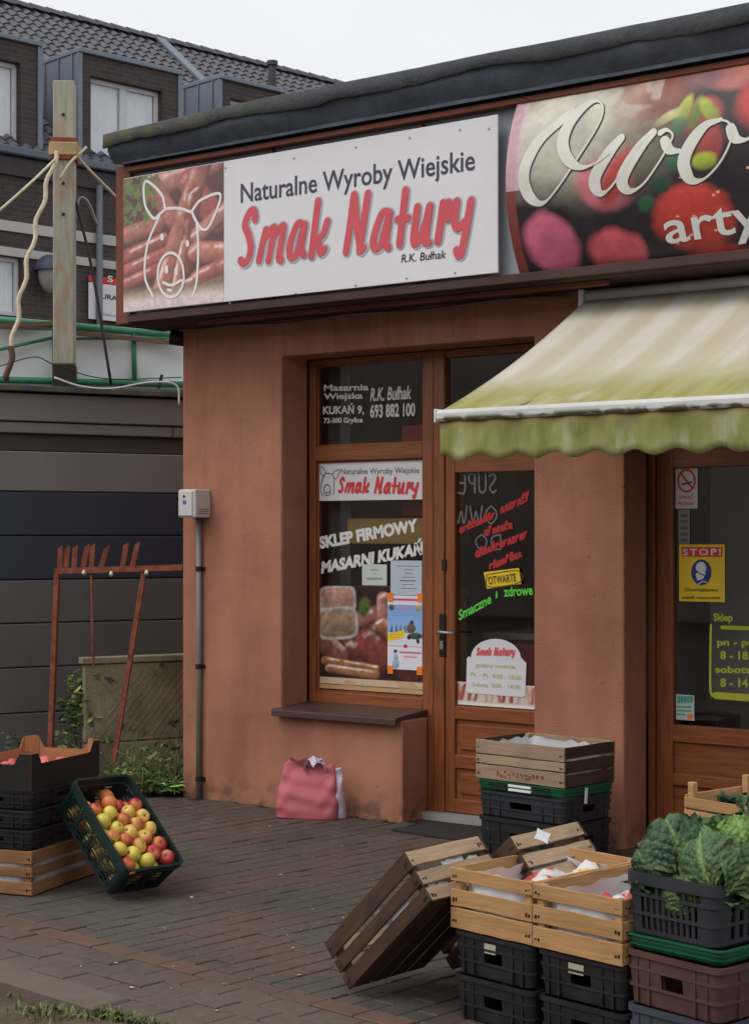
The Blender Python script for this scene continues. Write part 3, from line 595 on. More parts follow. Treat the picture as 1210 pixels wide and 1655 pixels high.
text('Naturalne Wyroby Wiejskie', (389, 327.5), (767, 274), (389, 296.5), yp, NAVY, sgn, bold=.014, cap=(0, .715))
smak = [[(97, 375), (92, 335), (72, 340), (48, 400), (64, 450), (76, 510), (66, 565), (46, 592), (27, 578)],
 [(150, 428), (132, 500), (116, 578)], [(146, 470), (178, 422), (190, 430), (162, 578)], [(184, 470), (222, 414), (236, 424), (214, 555), (222, 575)],
 [(332, 402), (302, 402), (268, 500), (270, 560), (300, 545), (332, 425)], [(340, 402), (322, 520), (334, 548)],
 [(405, 288), (388, 420), (372, 555)], [(450, 386), (428, 450), (398, 478)], [(402, 470), (418, 540), (438, 520)],
 [(580, 258), (562, 400), (541, 535)], [(582, 262), (594, 400), (612, 520)], [(648, 252), (626, 400), (608, 528), (630, 512)],
 [(752, 342), (716, 350), (676, 470), (686, 520), (716, 490), (748, 370)], [(756, 346), (736, 485), (746, 512)],
 [(832, 235), (812, 420), (803, 498)], [(793, 378), (846, 370)],
 [(890, 318), (872, 470), (890, 490), (928, 400), (950, 312)], [(952, 312), (930, 475), (946, 490)],
 [(1016, 298), (1002, 400), (990, 482)], [(1006, 380), (1022, 310), (1044, 300), (1036, 372)],
 [(1082, 290), (1072, 380), (1088, 420), (1118, 390)], [(1152, 285), (1124, 450), (1100, 552), (1082, 530)]]
zk = lambda dx, dy: zoom(380 + dx, 230 + dy, 3.025, smak)
strokes(zk(1.3, .6), yp - .0004, .058, SHADOWT, sgn, 'lettering_glow', dz=.00002)
strokes(zk(0, 0), yp - .002, .047, RED, sgn, 'lettering', dz=.0001, nib=(math.radians(25), .72))
def hand(body_px, y, w, m, par): return strokes(body_px, y, w, m, par)
text('R.K. Bułhak', (648, 424.5), (720, 417), (649.5, 411), yp, BLACK, sgn, bold=.012, cap=(0, .715))
for px, py in ((245, 283), (300, 272), (365, 272), (475, 256), (575, 238), (662, 223), (743, 210), (478, 474), (575, 461), (657, 450), (735, 441), (790, 208), (372, 490)):
    c = P(px, py, 1, YS); mb = MB(); mb.tube([(c[0], YS - .004, c[2]), (c[0], YS - .0003, c[2])], .0055, 8).build('screw', plain('screw_grey', S(150, 146, 146), .5), sgn)
# ================================================================ CURVED FRUIT BANNER
bz0, bz1 = 2.895, 3.775; bx0, bx1 = X(840, -.40), 5.6
def bulge(z): k = (np.asarray(z) - bz0) / (bz1 - bz0); return -.40 - .13 * 4 * np.clip(k * (1 - k), 0, 1) ** 1.0
ban = thing('fruit_banner', 'bulging dark banner printed with strawberries and looping white script', 'banner', (bx0, -.4, bz0))
p = Paint(380, 150, S(44, 38, 44)); Wb = bx1 - bx0
def bc(px, py): c = P(px, py, 1, -.5); return (c[0] - bx0) / Wb, (bz1 - c[2]) / (bz1 - bz0)
def blob(px, py, rw, rh, col, rot=0, soft=.22, seed=1, ns=30): u, v = bc(px, py); p.el(u, v, rw / Wb * 1.2, rh / Wb * 1.2, tuple(min(1, q * 1.04 + .012) for q in col), rot, soft * 1.15, seed=seed, ns=ns, wob=.28)
p.a *= (.6 + .8 * p.nz(20, 4))[..., None]
blob(960, 235, .46, .36, S(150, 140, 120), .2, .5, 3); blob(905, 215, .34, .42, S(206, 202, 186), 0, .45, 4); blob(930, 190, .3, .2, S(214, 208, 192), 0, .5, 14); blob(1040, 150, .16, .2, S(190, 150, 130), .3, .5, 8)
blob(1075, 150, .14, .22, S(150, 90, 70), .3, .5, 9); blob(1180, 110, .16, .12, S(214, 130, 120), 0, .3, 5); blob(1130, 120, .14, .1, S(150, 110, 110), 0, .6, 6)
blob(980, 300, .14, .16, S(206, 116, 130), -.5, .25, 7); blob(1000, 290, .07, .2, S(190, 70, 60), .4, .4, 8)
blob(885, 392, .13, .19, S(206, 104, 132), -.25, .2, 9); blob(985, 405, .15, .13, S(196, 84, 96), .5, .25, 10, 60); blob(870, 470, .06, .08, S(120, 50, 50))
blob(1115, 350, .19, .18, S(196, 66, 56), .5, .2, 11, 50); blob(1150, 420, .18, .10, S(170, 50, 46), 0, .3, 12); blob(1135, 190, .10, .12, S(176, 74, 66), 0, .25, 13); blob(1150, 235, .07, .12, S(166, 66, 60), 0, .3, 14)
for px, py, a, b, r_, c in ((1105, 180, .035, .10, .2, S(176, 184, 76)), (1125, 185, .03, .11, .1, S(116, 136, 52)), (1147, 180, .035, .10, -.5, S(168, 178, 70)), (1080, 190, .03, .08, 1.0, S(190, 186, 130)), (1100, 205, .05, .06, .3, S(90, 120, 90)), (1095, 262, .04, .06, .2, S(60, 110, 74)), (1142, 262, .06, .05, .2, S(170, 186, 60)), (1045, 330, .04, .05, .5, S(40, 92, 60)), (1070, 300, .05, .05, .4, S(36, 74, 56))): blob(px, py, a, b, c, r_, .3)
for k in range(40):
    u, v = bc(random.uniform(1080, 1420), random.uniform(250, 430)); p.el(u, v, .004, .003, S(236, 190, 150), 0, .6, shade=False)
for k, px in enumerate((1260, 1330, 1400, 1500, 1600)): blob(px, random.uniform(150, 380), .2, .2, random.choice([S(190, 60, 52), S(206, 120, 60), S(120, 150, 60)]), 0, .25, k)
u0 = bc(850, 250)[0]; p.put(np.clip((u0 - p.x) / .01, 0, 1) * (p.y < .56), S(206, 178, 184)); p.put(np.clip((u0 - .010 - p.x) / .006, 0, 1) * (p.y < .56), S(190, 140, 150), .6)
p.put(np.clip((u0 - .013 - p.x) / .004, 0, 1) * (p.y >= .56), S(130, 64, 60))
p.put(np.clip((p.nz(26, 51) - .50) * 7, 0, 1) * np.clip((.35 - p.y) / .2, 0, 1) * (p.x < .28), S(206, 202, 190), .55); p.grain(.25, 90)
p.build('printed_face', lambda u, v: (bx0 + u * Wb, float(bulge(bz1 - v * (bz1 - bz0))) - .004, bz1 - v * (bz1 - bz0)), PRINT, ban)
mb = MB(); zz = np.linspace(bz0, bz1, 14); pts = [(x, float(bulge(z)) - .001, z) for x in (bx0 + .001, bx1 - .001) for z in zz]; n_ = len(zz)
pts += [(x, -.371, z) for x in (bx0 + .001, bx1 - .001) for z in zz]
mb.add(pts, [(i, i + 1, 2 * n_ + i + 1, 2 * n_ + i) for i in range(n_ - 1)] + [(n_ + i, 3 * n_ + i, 3 * n_ + i + 1, n_ + i + 1) for i in range(n_ - 1)]).build('end_cap', plain('banner_end', S(150, 110, 112), .6), ban)
SCRIPT = mat('script_cream', S(214, 214, 204), .5, var=.12, scale=5, coord='World'); yb_ = lambda z: bulge(z) - .002
owo = zoom(800, 60, 2.951, [[(352, 348), (300, 405), (222, 490), (168, 600), (155, 690), (184, 770), (240, 796), (310, 730), (400, 600), (478, 460), (506, 370), (492, 312), (450, 298), (392, 345), (346, 430), (335, 520), (370, 595), (430, 628), (500, 606), (560, 560)],
 [(612, 486), (560, 555), (492, 680), (512, 748), (565, 722), (640, 620), (712, 505)], [(764, 460), (700, 540), (622, 680), (650, 738), (720, 705), (800, 600), (852, 505), (858, 468), (828, 448), (800, 462)], [(822, 500), (850, 545), (905, 550)],
 [(1085, 398), (1010, 430), (945, 520), (915, 610), (945, 685), (1010, 680), (1090, 600), (1138, 500), (1130, 420), (1085, 398)], [(1135, 440), (1160, 490), (1215, 495), (1260, 450)]])
strokes([[(a + .9, b + 1.0) for a, b in l] for l in owo], -.5, .066, plain('script_edge', S(88, 84, 80), .6), ban, 'lettering_edge', press=.2, yfun=yb_, dz=.0001)
strokes(owo, -.5, .064, SCRIPT, ban, 'lettering', press=.16, yfun=lambda z: bulge(z) - .006, dz=.0001)
text('arty', (1067, 391), (1226, 367), (1067, 352), -.5, LWHITE, ban, bold=.012, yfun=lambda z: bulge(z) - .004, cap=(0, .55))
# ================================================================ AWNING
ax0, ax1 = 2.866, 5.9; ay0, az0 = -.10, 2.785; ay1, az1 = -1.436, 2.128
awn = thing('awning', 'faded cream awning with green algae along the lower edge and scalloped valance', 'awning', (ax0, 0, az0))
def aw_extra(n, c, co, bs):
    s_ = sep(n, co)
    w = n.nodes.new('ShaderNodeMath'); w.operation = 'SINE'; n.links.new(mult(n, s_[0], 23.), w.inputs[0])
    stripe = mrange(n, w.outputs[0], -.9, .9)
    c = mixnode(n, mult(n, stripe, .62), c, S(178, 167, 138))
    f = mrange(n, s_[1], ay1 + .52, ay1 + .12); g = mult(n, f, noise(n, co, 4., (1.6, 1.2, 1.2), .22, .52)); c = mixnode(n, mult(n, g, .9), c, S(138, 137, 66))
    f2 = mrange(n, s_[1], ay1 + .9, ay1 + .3); c = mixnode(n, mult(n, mult(n, f2, noise(n, co, 3., (4, .4, .4), .4, .6)), .5), c, S(172, 170, 124))
    d = noise(n, co, 3.5, (7, .5, .5), .52, .7); c = mixnode(n, mult(n, d, .3), c, S(186, 160, 122)); return c
AWN = mat('cream_awning_cloth', S(198, 193, 181), .85, var=.05, scale=5, coord='World', extra=aw_extra, spec=.1)
def val_extra(n, c, co, bs):
    s_ = sep(n, co)
    c = mixnode(n, noise(n, co, 3.5, (2.2, 1, 1.), .40, .62), c, S(120, 124, 66)); d = noise(n, co, 4., (2.6, 1, .8), .50, .66); c = mixnode(n, mult(n, d, .6), c, S(186, 184, 158))
    top = mrange(n, s_[2], 2.05, 2.09); return mixnode(n, mult(n, top, .6), c, S(150, 120, 84))
VAL = mat('green_valance_cloth', S(152, 152, 98), .9, var=.12, scale=7, coord='World', extra=val_extra, spec=.1)
nx, ny = 60, 16; pts = []
for i in range(nx):
    for j in range(ny):
        u, v = i / (nx - 1), j / (ny - 1); x = ax0 + .012 + u * (ax1 - ax0 - .012); z = az0 + (az1 + .004 - az0) * v - .035 * math.sin(math.pi * v) - .006 * math.sin(x * 31) * v
        if v > .85: z += .003 * math.sin(x * 9) * (v - .85) / .15
        pts.append((x, ay0 + (ay1 - ay0) * v, z))
cl = MB().grid(pts, nx, ny).build('canopy', AWN, awn, smooth=True); so_ = cl.modifiers.new('thick', 'SOLIDIFY'); so_.thickness = .004
mb = MB(); pts = []
for i in range(121):
    x = ax0 + .025 + (ax1 - ax0 - .03) * i / 120; sc = .5 + .5 * math.cos((x - ax0 - .05) / .19 * 2 * math.pi)
    for j in range(6):
        v = j / 5; zb_ = 1.912 + .028 * sc; z = 2.094 + (zb_ - 2.094) * v; pts.append((x, ay1 - .005 + .012 * math.sin(x * 14) * v + .006 * math.sin(x * 33), z))
va = MB().grid(pts, 121, 6).build('valance', VAL, awn, smooth=True); so_ = va.modifiers.new('thick', 'SOLIDIFY'); so_.thickness = .003
BARM = mat('white_aluminium_bar', (.60, .61, .60), .35, var=.1, scale=4, coord='World', extra=lambda n, c, co, bs: mixnode(n, mult(n, noise(n, co, 6, (2., 1, 5), .42, .52), mrange(n, sep(n, co)[2], az1 - .008, az1 - .026)), c, S(104, 108, 88)))
prof = [(.74 * a_, .74 * b_) for a_, b_ in [(-.036, .012), (-.03, .03), (-.01, .036), (.02, .03), (.03, .0), (.025, -.03), (-.02, -.036), (-.036, -.02)]]
mb = MB(); pts = [(x, ay1 + a, az1 - .012 + b) for x in (ax0 + .02, ax1) for a, b in prof]; mb.add(pts, [tuple(range(7, -1, -1)), tuple(range(8, 16))] + [(i, (i + 1) % 8, (i + 1) % 8 + 8, i + 8) for i in range(8)]).build('front_bar', BARM, awn, bevel=.004)
MB().cbox(ax0 + .012, ax0 + .0195, ay1 - .03, ay1 + .025, az1 - .042, az1 + .018, .002).build('bar_cap', WHITE, awn)
mb = MB(); mb.tube([(ax0 + .01, ay0, az0 + .01), (ax1, ay0, az0 + .01)], .032, 10).build('roller', BARM, awn, smooth=True)
MB().cbox(ax0 - .02, ax0 + .008, -.14, -.001, az0 - .05, az0 + .045, .004).build('bracket', WHITE, awn)
for xa in (ax0 + .35, 5.2):
    MB().beam((xa, -.1, az0 - .12), (xa + .28, -.75, 2.36), .03, .05).build('arm', METAL, awn); MB().beam((xa + .28, -.75, 2.355), (xa + .05, ay1 + .03, az1 - .01), .026, .045).build('arm', METAL, awn)
# ================================================================ METER BOX WITH CONDUIT
mb_ = thing('meter_box', 'small grey meter box on the wall corner with conduit running down', 'meter box', (.16, 0, 1.70))
GREYB = plain('box_grey', S(196, 194, 192), .5); GREYC = plain('conduit_grey', S(122, 120, 118), .5)
MB().cbox(.094, .232, -.137, -.001, 1.693, 1.862, .006).build('case', GREYB, mb_)
dr = MB().cbox(.100, .212, -.145, -.1375, 1.702, 1.852, .004).build('box_door', GREYB, mb_)
MB().tube([(.150, -.149, 1.82), (.150, -.1453, 1.82)], .008, 8).build('lock', DKMETAL, dr); MB().tube([(.152, -.1475, 1.785), (.152, -.1453, 1.785)], .014, 10).build('sticker', plain('blue_sticker', S(90, 100, 170), .5), dr)
mb = MB()
for k in range(3): mb.box(.2325, .2335, -.11, -.02, 1.715 + k * .013, 1.720 + k * .013)
mb.build('vent_slots', GREYC, mb_, kind='stuff')
MB().tube([(.155, -.022, 1.6925), (.157, -.022, .9), (.153, -.022, .0)], .0165, 10).build('conduit', GREYC, mb_, smooth=True)
for z in (1.385, .795, .115):
    mb = MB(); mb.tube([(.156, -.022, z - .014), (.156, -.022, z + .014)], .0215, 10).box(.128, .19, -.012, -.001, z - .01, z + .01).build('clamp', DKMETAL, mb_)
# ================================================================ PAPER, PLATES AND LETTERING ON THE SHOP WINDOW
YO = YG - .004                                                    # just in front of the glass
def quad_px(a, b, c, d, y): return [P(*q, 1, y) for q in (a, b, c, d)]
def plate(name, label, cat, x0, y0, x1, y1, y, m, th=.003, par=None):
    a = P(x0, y0, 1, y); b = P(x1, y1, 1, y); c = P(x0, y1, 1, y); e = P(x1, y0, 1, y)
    z1 = (a[2] + e[2]) / 2; z0 = (b[2] + c[2]) / 2
    t = thing(name, label, cat, (a[0], y, z0)) if par is None else par
    MB().cbox(a[0], e[0], y, y + th, z0, z1, .0008).build('sheet' if par is None else name, m, t); return t
for body, x0, x1, yt, yb in (('Masarnia', 523, 595.5, 621, 631), ('Wiejska', 523, 586, 635, 644.5), ('KUKAŃ 9,', 522, 588, 656, 668.5), ('72-300 Gryfice', 523, 586, 675, 683)):
    text(body, (x0, yb + .6), (x1, yb - .6), (x0, yt + .6), YO, LWHITE, win, bold=.03, cap=(0, .72))
text('R.K. Bułhak', (598, 648), (664, 644), (600, 627), YO, LWHITE, win, bold=.025, cap=(0, .72)); text('693 882 100', (598, 674.5), (670.5, 671.5), (598, 654), YO, LWHITE, win, bold=.03, cap=(0, .72))
t = plate('window_sign', 'white shop name plate across the window below the transom', 'sign', 509.5, 745, 682, 808.5, YO - .004, SIGNW)
yy_ = YO - .0055
text('Naturalne Wyroby Wiejskie', (551, 766.5), (677, 764.5), (551, 757), yy_, plain('grey_print', S(92, 92, 100), .5), t, bold=.006, cap=(0, .72))
def sub(lines, src, dst):                                          # map pixel box src -> dst
    (a, b, c, d), (e, f, g_, h) = src, dst
    return [[(e + (x - a) / (c - a) * (g_ - e), f + (y - b) / (d - b) * (h - f)) for x, y in l] for l in lines]
base_px = [[(x, y + (x - 387) * .135) for x, y in l] for l in zk(0, 0)]
strokes(sub(base_px, (387, 330, 767, 475), (547, 769, 677, 808)), yy_, .017, plain('sign_red', S(214, 60, 66), .5), t, dz=.00005)
pigs = zoom(440, 540, 4.32, [[(372, 975), (345, 930), (352, 975), (372, 988)], [(385, 962), (430, 975)], [(430, 975), (475, 965), (455, 1000), (435, 1008)], [(372, 990), (350, 1040), (360, 1100), (392, 1115), (428, 1100), (440, 1040), (428, 1000)], ell(393, 1066, 20, 26)])
strokes(sub(pig, (234.5, 293, 356.7, 480), (518, 754, 549, 801)), yy_, .005, MATS['grey_print'], t, 'pig_outline', dz=.00005)
def capstext(body, bl, br, tl): text(body, bl, br, tl, YO - .001, LWHITE, win, bold=.055, cap=(0, .72))
capstext('SKLEP FIRMOWY', (517, 886), (676, 857), (515, 868)); capstext('MASARNI KUKAŃ', (519, 926), (682.5, 895), (520, 908))
# meat picture stuck on the lower window
p = Paint(170, 144, S(52, 32, 28)); p.a *= (.6 + .8 * p.nz(8, 61))[..., None]
for i, (a, b, r, c) in enumerate((((.45, .30), (.95, .25), .10, S(170, 110, 100)), ((.62, .12), (.62, .3), .07, S(190, 130, 120)), ((.78, .12), (.80, .3), .07, S(186, 124, 112)), ((.55, .45), (.95, .9), .12, S(110, 52, 44)), ((.60, .36), (.95, .62), .07, S(176, 112, 74)), ((.85, .5), (.98, .8), .12, S(100, 48, 42)), ((.28, .62), (.50, .72), .11, S(120, 62, 54)), ((.46, .55), (.60, .68), .13, S(150, 74, 64)), ((.05, .55), (.2, .68), .10, S(150, 96, 84)))):
    p.cap(a, b, r, c, seed=i + 70)
for (x, y, rx, ry_, c) in ((.18, .13, .18, .11, S(196, 150, 132)), (.18, .36, .20, .13, S(180, 150, 124))):
    p.el(x, y, rx * 1.06, ry_ * 1.1, S(196, 190, 186), -.08, .12, shade=False, pw=4); p.el(x, y, rx * .96, ry_ * .94, c, -.08, .15, seed=int(x * 100 + y * 100), ns=14, pw=4)
p.el(.44, .2, .07, .1, S(86, 110, 56), .3, .4); p.cap((.06, .73), (.55, .79), .045, S(176, 118, 76), seed=81); p.cap((.10, .80), (.55, .84), .045, S(190, 134, 92), seed=82)
p.a = np.clip(p.a * (.45 + .95 * p.nz(26, 91, 4))[..., None], 0, 1); p.rect(0, 1, .885, .955, S(206, 180, 150)); p.rect(0, 1, .955, 1., S(190, 156, 112)); p.put(np.clip((p.y - .885) / .01, 0, 1) * (p.nz(5, 90) > .56), S(186, 150, 112), .6); p.grain(.2, 40)
zl0, zl1 = Z(595, 1117, YO), Z(595, 948, YO); mx0, mx1 = gx0 + .004, gx1 - .004
mp_ = thing('meat_picture', 'printed picture of cold meats and sausages stuck inside the lower window', 'poster', (mx0, YO, zl0))
p.build('print', lambda u, v: (mx0 + u * (mx1 - mx0), YO, zl1 - v * (zl1 - zl0)), PRINT, mp_)
PAPER = plain('notice_paper', S(196, 204, 200), .8); PAPERB = plain('blueish_paper', S(184, 196, 208), .8)
t = plate('paper_notice', 'small pale greenish notice in the middle of the window', 'notice', 585, 912, 625, 946, YO - .003, PAPER, .001)
for body, x0, x1, yb, h in (('RZEŹNIA', 599, 611, 922, 3), ('W', 603, 606, 929, 3), ('MASARNIA', 592, 618, 937, 4)):
    text(body, (x0, yb), (x1, yb), (x0, yb - h), YO - .0042, plain('faint_print', S(96, 100, 100), .7), t)
t = plate('paper_notice', 'bluish typed notice at the right edge of the window above the winter poster', 'notice', 631, 906, 681.5, 962, YO - .003, PAPERB, .001)
mb = MB()
for k, (a, b) in enumerate(((641, 676), (652, 668), (654, 666), (650, 670), (646, 672), (650, 668), (648, 673))):
    q = P(a, 915 + k * 6, 1, YO - .0042); r_ = P(b, 915 + k * 6, 1, YO - .0042); h = .0025 if k != 4 else .005; mb.quad((q[0], q[1], q[2]), (r_[0], q[1], q[2]), (r_[0], q[1], q[2] + h), (q[0], q[1], q[2] + h))
mb.build('print_lines', MATS['faint_print'], t, kind='stuff')
p = Paint(64, 120, S(226, 226, 236))
p.rect(.0, 1, .12, .62, S(130, 172, 226)); p.put(np.clip((p.y - .12) / .3, 0, 1) * (p.y < .62) , S(150, 190, 236), .5)
for k, x in enumerate((.12, .26, .38, .5, .62)): p.put(np.clip(((p.y - .36) * .35 - np.abs(p.x - x)) / .02, 0, 1) * (p.y < .50), S(52, 92, 110))
p.rect(.0, 1, .5, .66, S(214, 222, 236)); p.rect(.02, .98, .035, .075, S(206, 74, 120)); p.rect(.22, .72, .13, .15, S(210, 120, 170)); p.rect(.25, .72, .17, .19, S(214, 110, 150)); p.rect(.18, .8, .235, .245, S(56, 96, 160)); p.rect(.12, .88, .265, .275, S(56, 96, 160))
p.el(.12, .165, .08, .08, S(120, 90, 84)); p.el(.87, .165, .08, .085, S(206, 176, 80)); p.el(.70, .37, .06, .08, S(70, 62, 56)); p.el(.68, .44, .14, .12, S(120, 100, 84)); p.el(.80, .54, .22, .09, S(86, 88, 80)); p.el(.62, .56, .06, .06, S(56, 52, 56)); p.el(.88, .61, .05, .06, S(56, 52, 56))
m_ = np.clip((.06 - np.abs((p.y - .545) + (p.x - .25) * .12)) / .01, 0, 1) * (p.x < .5); p.put(m_, S(236, 200, 56)); p.rect(.06, .42, .52, .535, S(200, 130, 40)); p.rect(.06, .42, .56, .575, S(200, 130, 40))
p.rect(0, 1, .675, .692, S(190, 60, 92)); p.el(.52, .683, .07, .05, S(206, 52, 92), shade=False); p.rect(.34, .98, .75, .785, S(206, 100, 120)); p.rect(.46, .86, .81, .84, S(214, 130, 150)); p.rect(.4, .98, .868, .876, S(150, 156, 180)); p.rect(.4, .98, .90, .908, S(170, 176, 196))
p.el(.24, .93, .11, .13, S(176, 202, 226)); p.el(.24, .83, .08, .09, S(186, 206, 226)); p.el(.23, .755, .055, .05, S(56, 62, 86), shade=False)
t = thing('winter_poster', 'small winter event poster fixed with orange tape on the window', 'poster', P(625, 1085, 1, YO)); a, b = P(626, 962, 1, YO - .005), P(682, 1084, 1, YO - .005)
p.build('print', lambda u, v: (a[0] + u * (b[0] - a[0]), YO - .005, a[2] + v * (b[2] - a[2])), PRINT, t); MB().box(a[0], b[0], YO - .0045, YO - .0035, b[2], a[2]).build('sheet', PAPERB, t)
ORT = plain('orange_tape', S(240, 130, 40), .4)
for px, py, ph in ((631, 965, 14), (679, 966, 14), (631, 1082, 13), (678, 1084, 13)):
    q = P(px, py, 1, YO - .006); MB().box(q[0] - .02, q[0] + .018, YO - .0072, YO - .0058, q[2] - ph * .0019, q[2] + ph * .0017).build('tape', ORT, t)
# ---- door glass
YD = YG - .003
FAINT = plain('chalk_grey', S(112, 112, 114), .8)
CH = {'S': [[(.9, .9), (.5, 1), (.15, .8), (.5, .5), (.85, .25), (.5, 0), (.1, .12)]], 'U': [[(.1, 1), (.12, .2), (.5, 0), (.88, .2), (.9, 1)]], 'P': [[(.15, 0), (.15, 1)], [(.15, 1), (.8, .95), (.85, .65), (.6, .5), (.15, .5)]], 'E': [[(.85, 1), (.15, 1), (.15, 0), (.9, 0)], [(.15, .5), (.7, .52)]],
      'W': [[(0, 1), (.25, 0), (.5, .7), (.75, 0), (1, 1)]], 'O': [[(.5, 1), (.1, .7), (.1, .3), (.5, 0), (.9, .3), (.9, .7), (.5, 1)]], 'D': [[(.15, 0), (.15, 1)], [(.15, 1), (.8, .85), (.9, .4), (.6, .05), (.15, 0)]]}
def chalk(word, x0, x1, yt, yb, wd, m, par, mir=True):
    n = len(word); lines = []
    for i, ch in enumerate(word):
        k = n - 1 - i if mir else i; a = x0 + (x1 - x0) * k / n; b = x0 + (x1 - x0) * (k + .8) / n
        for l in CH[ch]: lines.append([((b - (b - a) * q[0]) if mir else a + (b - a) * q[0], yb + (yt - yb) * q[1]) for q in l])
    return strokes(lines, YD, wd, m, par, dz=.00005)
chalk('SUPE', 739, 806, 766, 796, .012, FAINT, door); chalk('OWW', 735, 808, 818, 846, .010, FAINT, door); chalk('DO', 768, 816, 864, 888, .009, FAINT, door)
def scribble(a, b, h, n, seed):                                    # a hand-lettered slanted word too small to read
    r = random.Random(seed); out = []
    for k in range(n):
        t0 = (k + .1) / n; t1 = (k + .95) / n; x0, y0 = a[0] + (b[0] - a[0]) * t0, a[1] + (b[1] - a[1]) * t0; x1, y1 = a[0] + (b[0] - a[0]) * t1, a[1] + (b[1] - a[1]) * t1
        w_l = x1 - x0; sh = r.randrange(4); a_ = h * r.choice((.62, .62, .66, 1.))
        G = {0: [(.1, 0), (.25, .95), (.3, .5), (.6, 1.), (.75, .1), (1., .0)], 1: [(.8, .9), (.3, 1.), (.1, .4), (.4, 0), (.8, .5), (.85, 1.), (.9, .0)], 2: [(.2, 1.), (.15, .0), (.3, .6), (.75, .95)], 3: [(.1, .5), (.8, .6), (.6, 1.), (.15, .7), (.2, .1), (.85, .1)]}[sh]
        out.append([(x0 + w_l * gx, y0 + (y1 - y0) * gx - a_ * gz_) for gx, gz_ in G])
    return out
DRED = plain('door_red', S(176, 44, 46), .5)
ln = scribble((742, 862), (800, 836), 12, 9, 1) + scribble((808, 830), (856, 808), 15, 7, 2) + scribble((782, 866), (828, 853), 13, 7, 3) + scribble((768, 901), (852, 868), 14, 13, 4) + scribble((790, 921), (843, 899), 12, 8, 5)
strokes(ln, YD - .001, .0125, DRED, door, dz=.00005)
for body, bl, br, tl in (('Smaczne', (741, 1003), (794, 974), (740, 987)), ('i', (800.5, 967), (803.5, 966), (800.5, 955)), ('zdrowe', (814, 964), (861, 961), (813, 948))): text(body, bl, br, tl, YD - .002, GREENP, door, bold=.03, cap=(0, .72))
t = thing('open_plate', 'yellow OTWARTE plate hanging tilted on the shop door glass', 'sign', P(812, 950, 1, YD - .01)); q = quad_px((781, 925), (838, 918), (842, 944), (786, 952), YD - .012)
mb = MB(); mb.add([(v[0], v[1], v[2]) for v in q] + [(v[0], v[1] + .004, v[2]) for v in q], [(3, 2, 1, 0), (4, 5, 6, 7), (0, 1, 5, 4), (1, 2, 6, 5), (2, 3, 7, 6), (3, 0, 4, 7)]).build('plate', YELLOW, t, bevel=.002)
text('OTWARTE', (789, 944.5), (834, 939), (787.5, 932), YD - .0145, plain('olive_print', S(98, 92, 30), .5), t, bold=.02, cap=(0, .72))
strokes([[(786, 928.5), (836, 922.5), (838.5, 941), (789.5, 948), (786, 928.5)]], YD - .0143, .004, MATS['olive_print'], t)
t = thing('opening_hours_card', 'white card with rounded top giving opening hours low on the door glass', 'sign', P(800, 1128, 1, YD)); y_ = YD - .004
lst = [P(x, y, 1, y_) for x, y in ([(754, 1062 + 2), (757, 1061), (762, 1062)] + [(801 + 40.5 * math.cos(a_), 1064 + (a_ - math.pi / 2) * -1.0 - 31.5 * math.sin(a_)) for a_ in np.linspace(math.pi * .97, .03 * math.pi, 15)] + [(846, 1068), (850, 1072), (848, 1124), (845, 1127), (757, 1120), (753, 1116)])]
mb = MB(); n = len(lst); mb.add([tuple(v) for v in lst] + [(v[0], v[1] + .002, v[2]) for v in lst], [tuple(range(n - 1, -1, -1)), tuple(range(n, 2 * n))] + [(i, (i + 1) % n, (i + 1) % n + n, i + n) for i in range(n)]).build('card', SIGNW, t)
strokes(sub(base_px, (387, 330, 767, 475), (770, 1046, 832, 1064)), y_ - .001, .011, plain('pink_red', S(214, 96, 100), .5), t, dz=.00004)
OLV = plain('pale_olive_print', S(168, 182, 110), .6)
for body, x0, x1, y0, y1 in (('godziny otwarcia', 768, 832, 1078, 1081), ('Pn. - Pt.  8:00 - 18:00', 760, 842, 1093, 1099), ('Sobota  8:00 - 14:00', 762, 840, 1109, 1114)): text(body, (x0, y0), (x1, y1), (x0, y0 - 7), y_ - .001, OLV, t, bold=.012, cap=(0, .72))
p = Paint(70, 24, S(214, 200, 190))
for k in range(16): p.cap((k / 15, .1), (k / 15 + random.uniform(-.03, .03), .75), .026, random.choice([S(190, 100, 84), S(206, 140, 110), S(176, 70, 66), S(230, 200, 180)]), seed=k)
p.rect(0, 1, .88, 1, S(230, 226, 222)); q0, q1 = P(734, 1113, 1, YD - .001), P(862, 1139, 1, YD - .001)
t = thing('meat_strip', 'narrow printed strip of meat cuts along the bottom of the door glass', 'poster', (q0[0], q0[1], dgb)); p.build('print', lambda u, v: (dgx0 + .004 + u * (xd - dgx0), YD - .001, dgb + .135 - v * .128), PRINT, t)
# ---- right-hand door
YR = y2 + .025
t = plate('no_smoking_sign', 'white no smoking sticker at the top of the right-hand door glass', 'sign', 1090.5, 757, 1126.5, 822, YR - .004, plain('sticker_white', S(206, 200, 196), .5))
strokes([ell(1108.5, 777, 13.5, 17.5), [(1099, 765), (1118, 789)]], YR - .0055, .010, SREDP, t, 'print', dz=.00005); strokes([[(1101, 783), (1117, 779)]], YR - .0058, .008, BLACK, t, 'print')
text('ZAKAZ', (1097, 806), (1119, 806), (1097, 800.5), YR - .0055, SREDP, t, cap=(0, .72), bold=.01); text('PALENIA', (1094.5, 816.5), (1121, 816.5), (1094.5, 811), YR - .0055, SREDP, t, cap=(0, .72), bold=.01)
t = plate('sticker_strip', 'narrow grey sticker strip between the no smoking and stop signs', 'sticker', 1096, 824, 1114, 879, YR - .003, plain('strip_grey', S(128, 136, 138), .5), .001)
mb = MB()
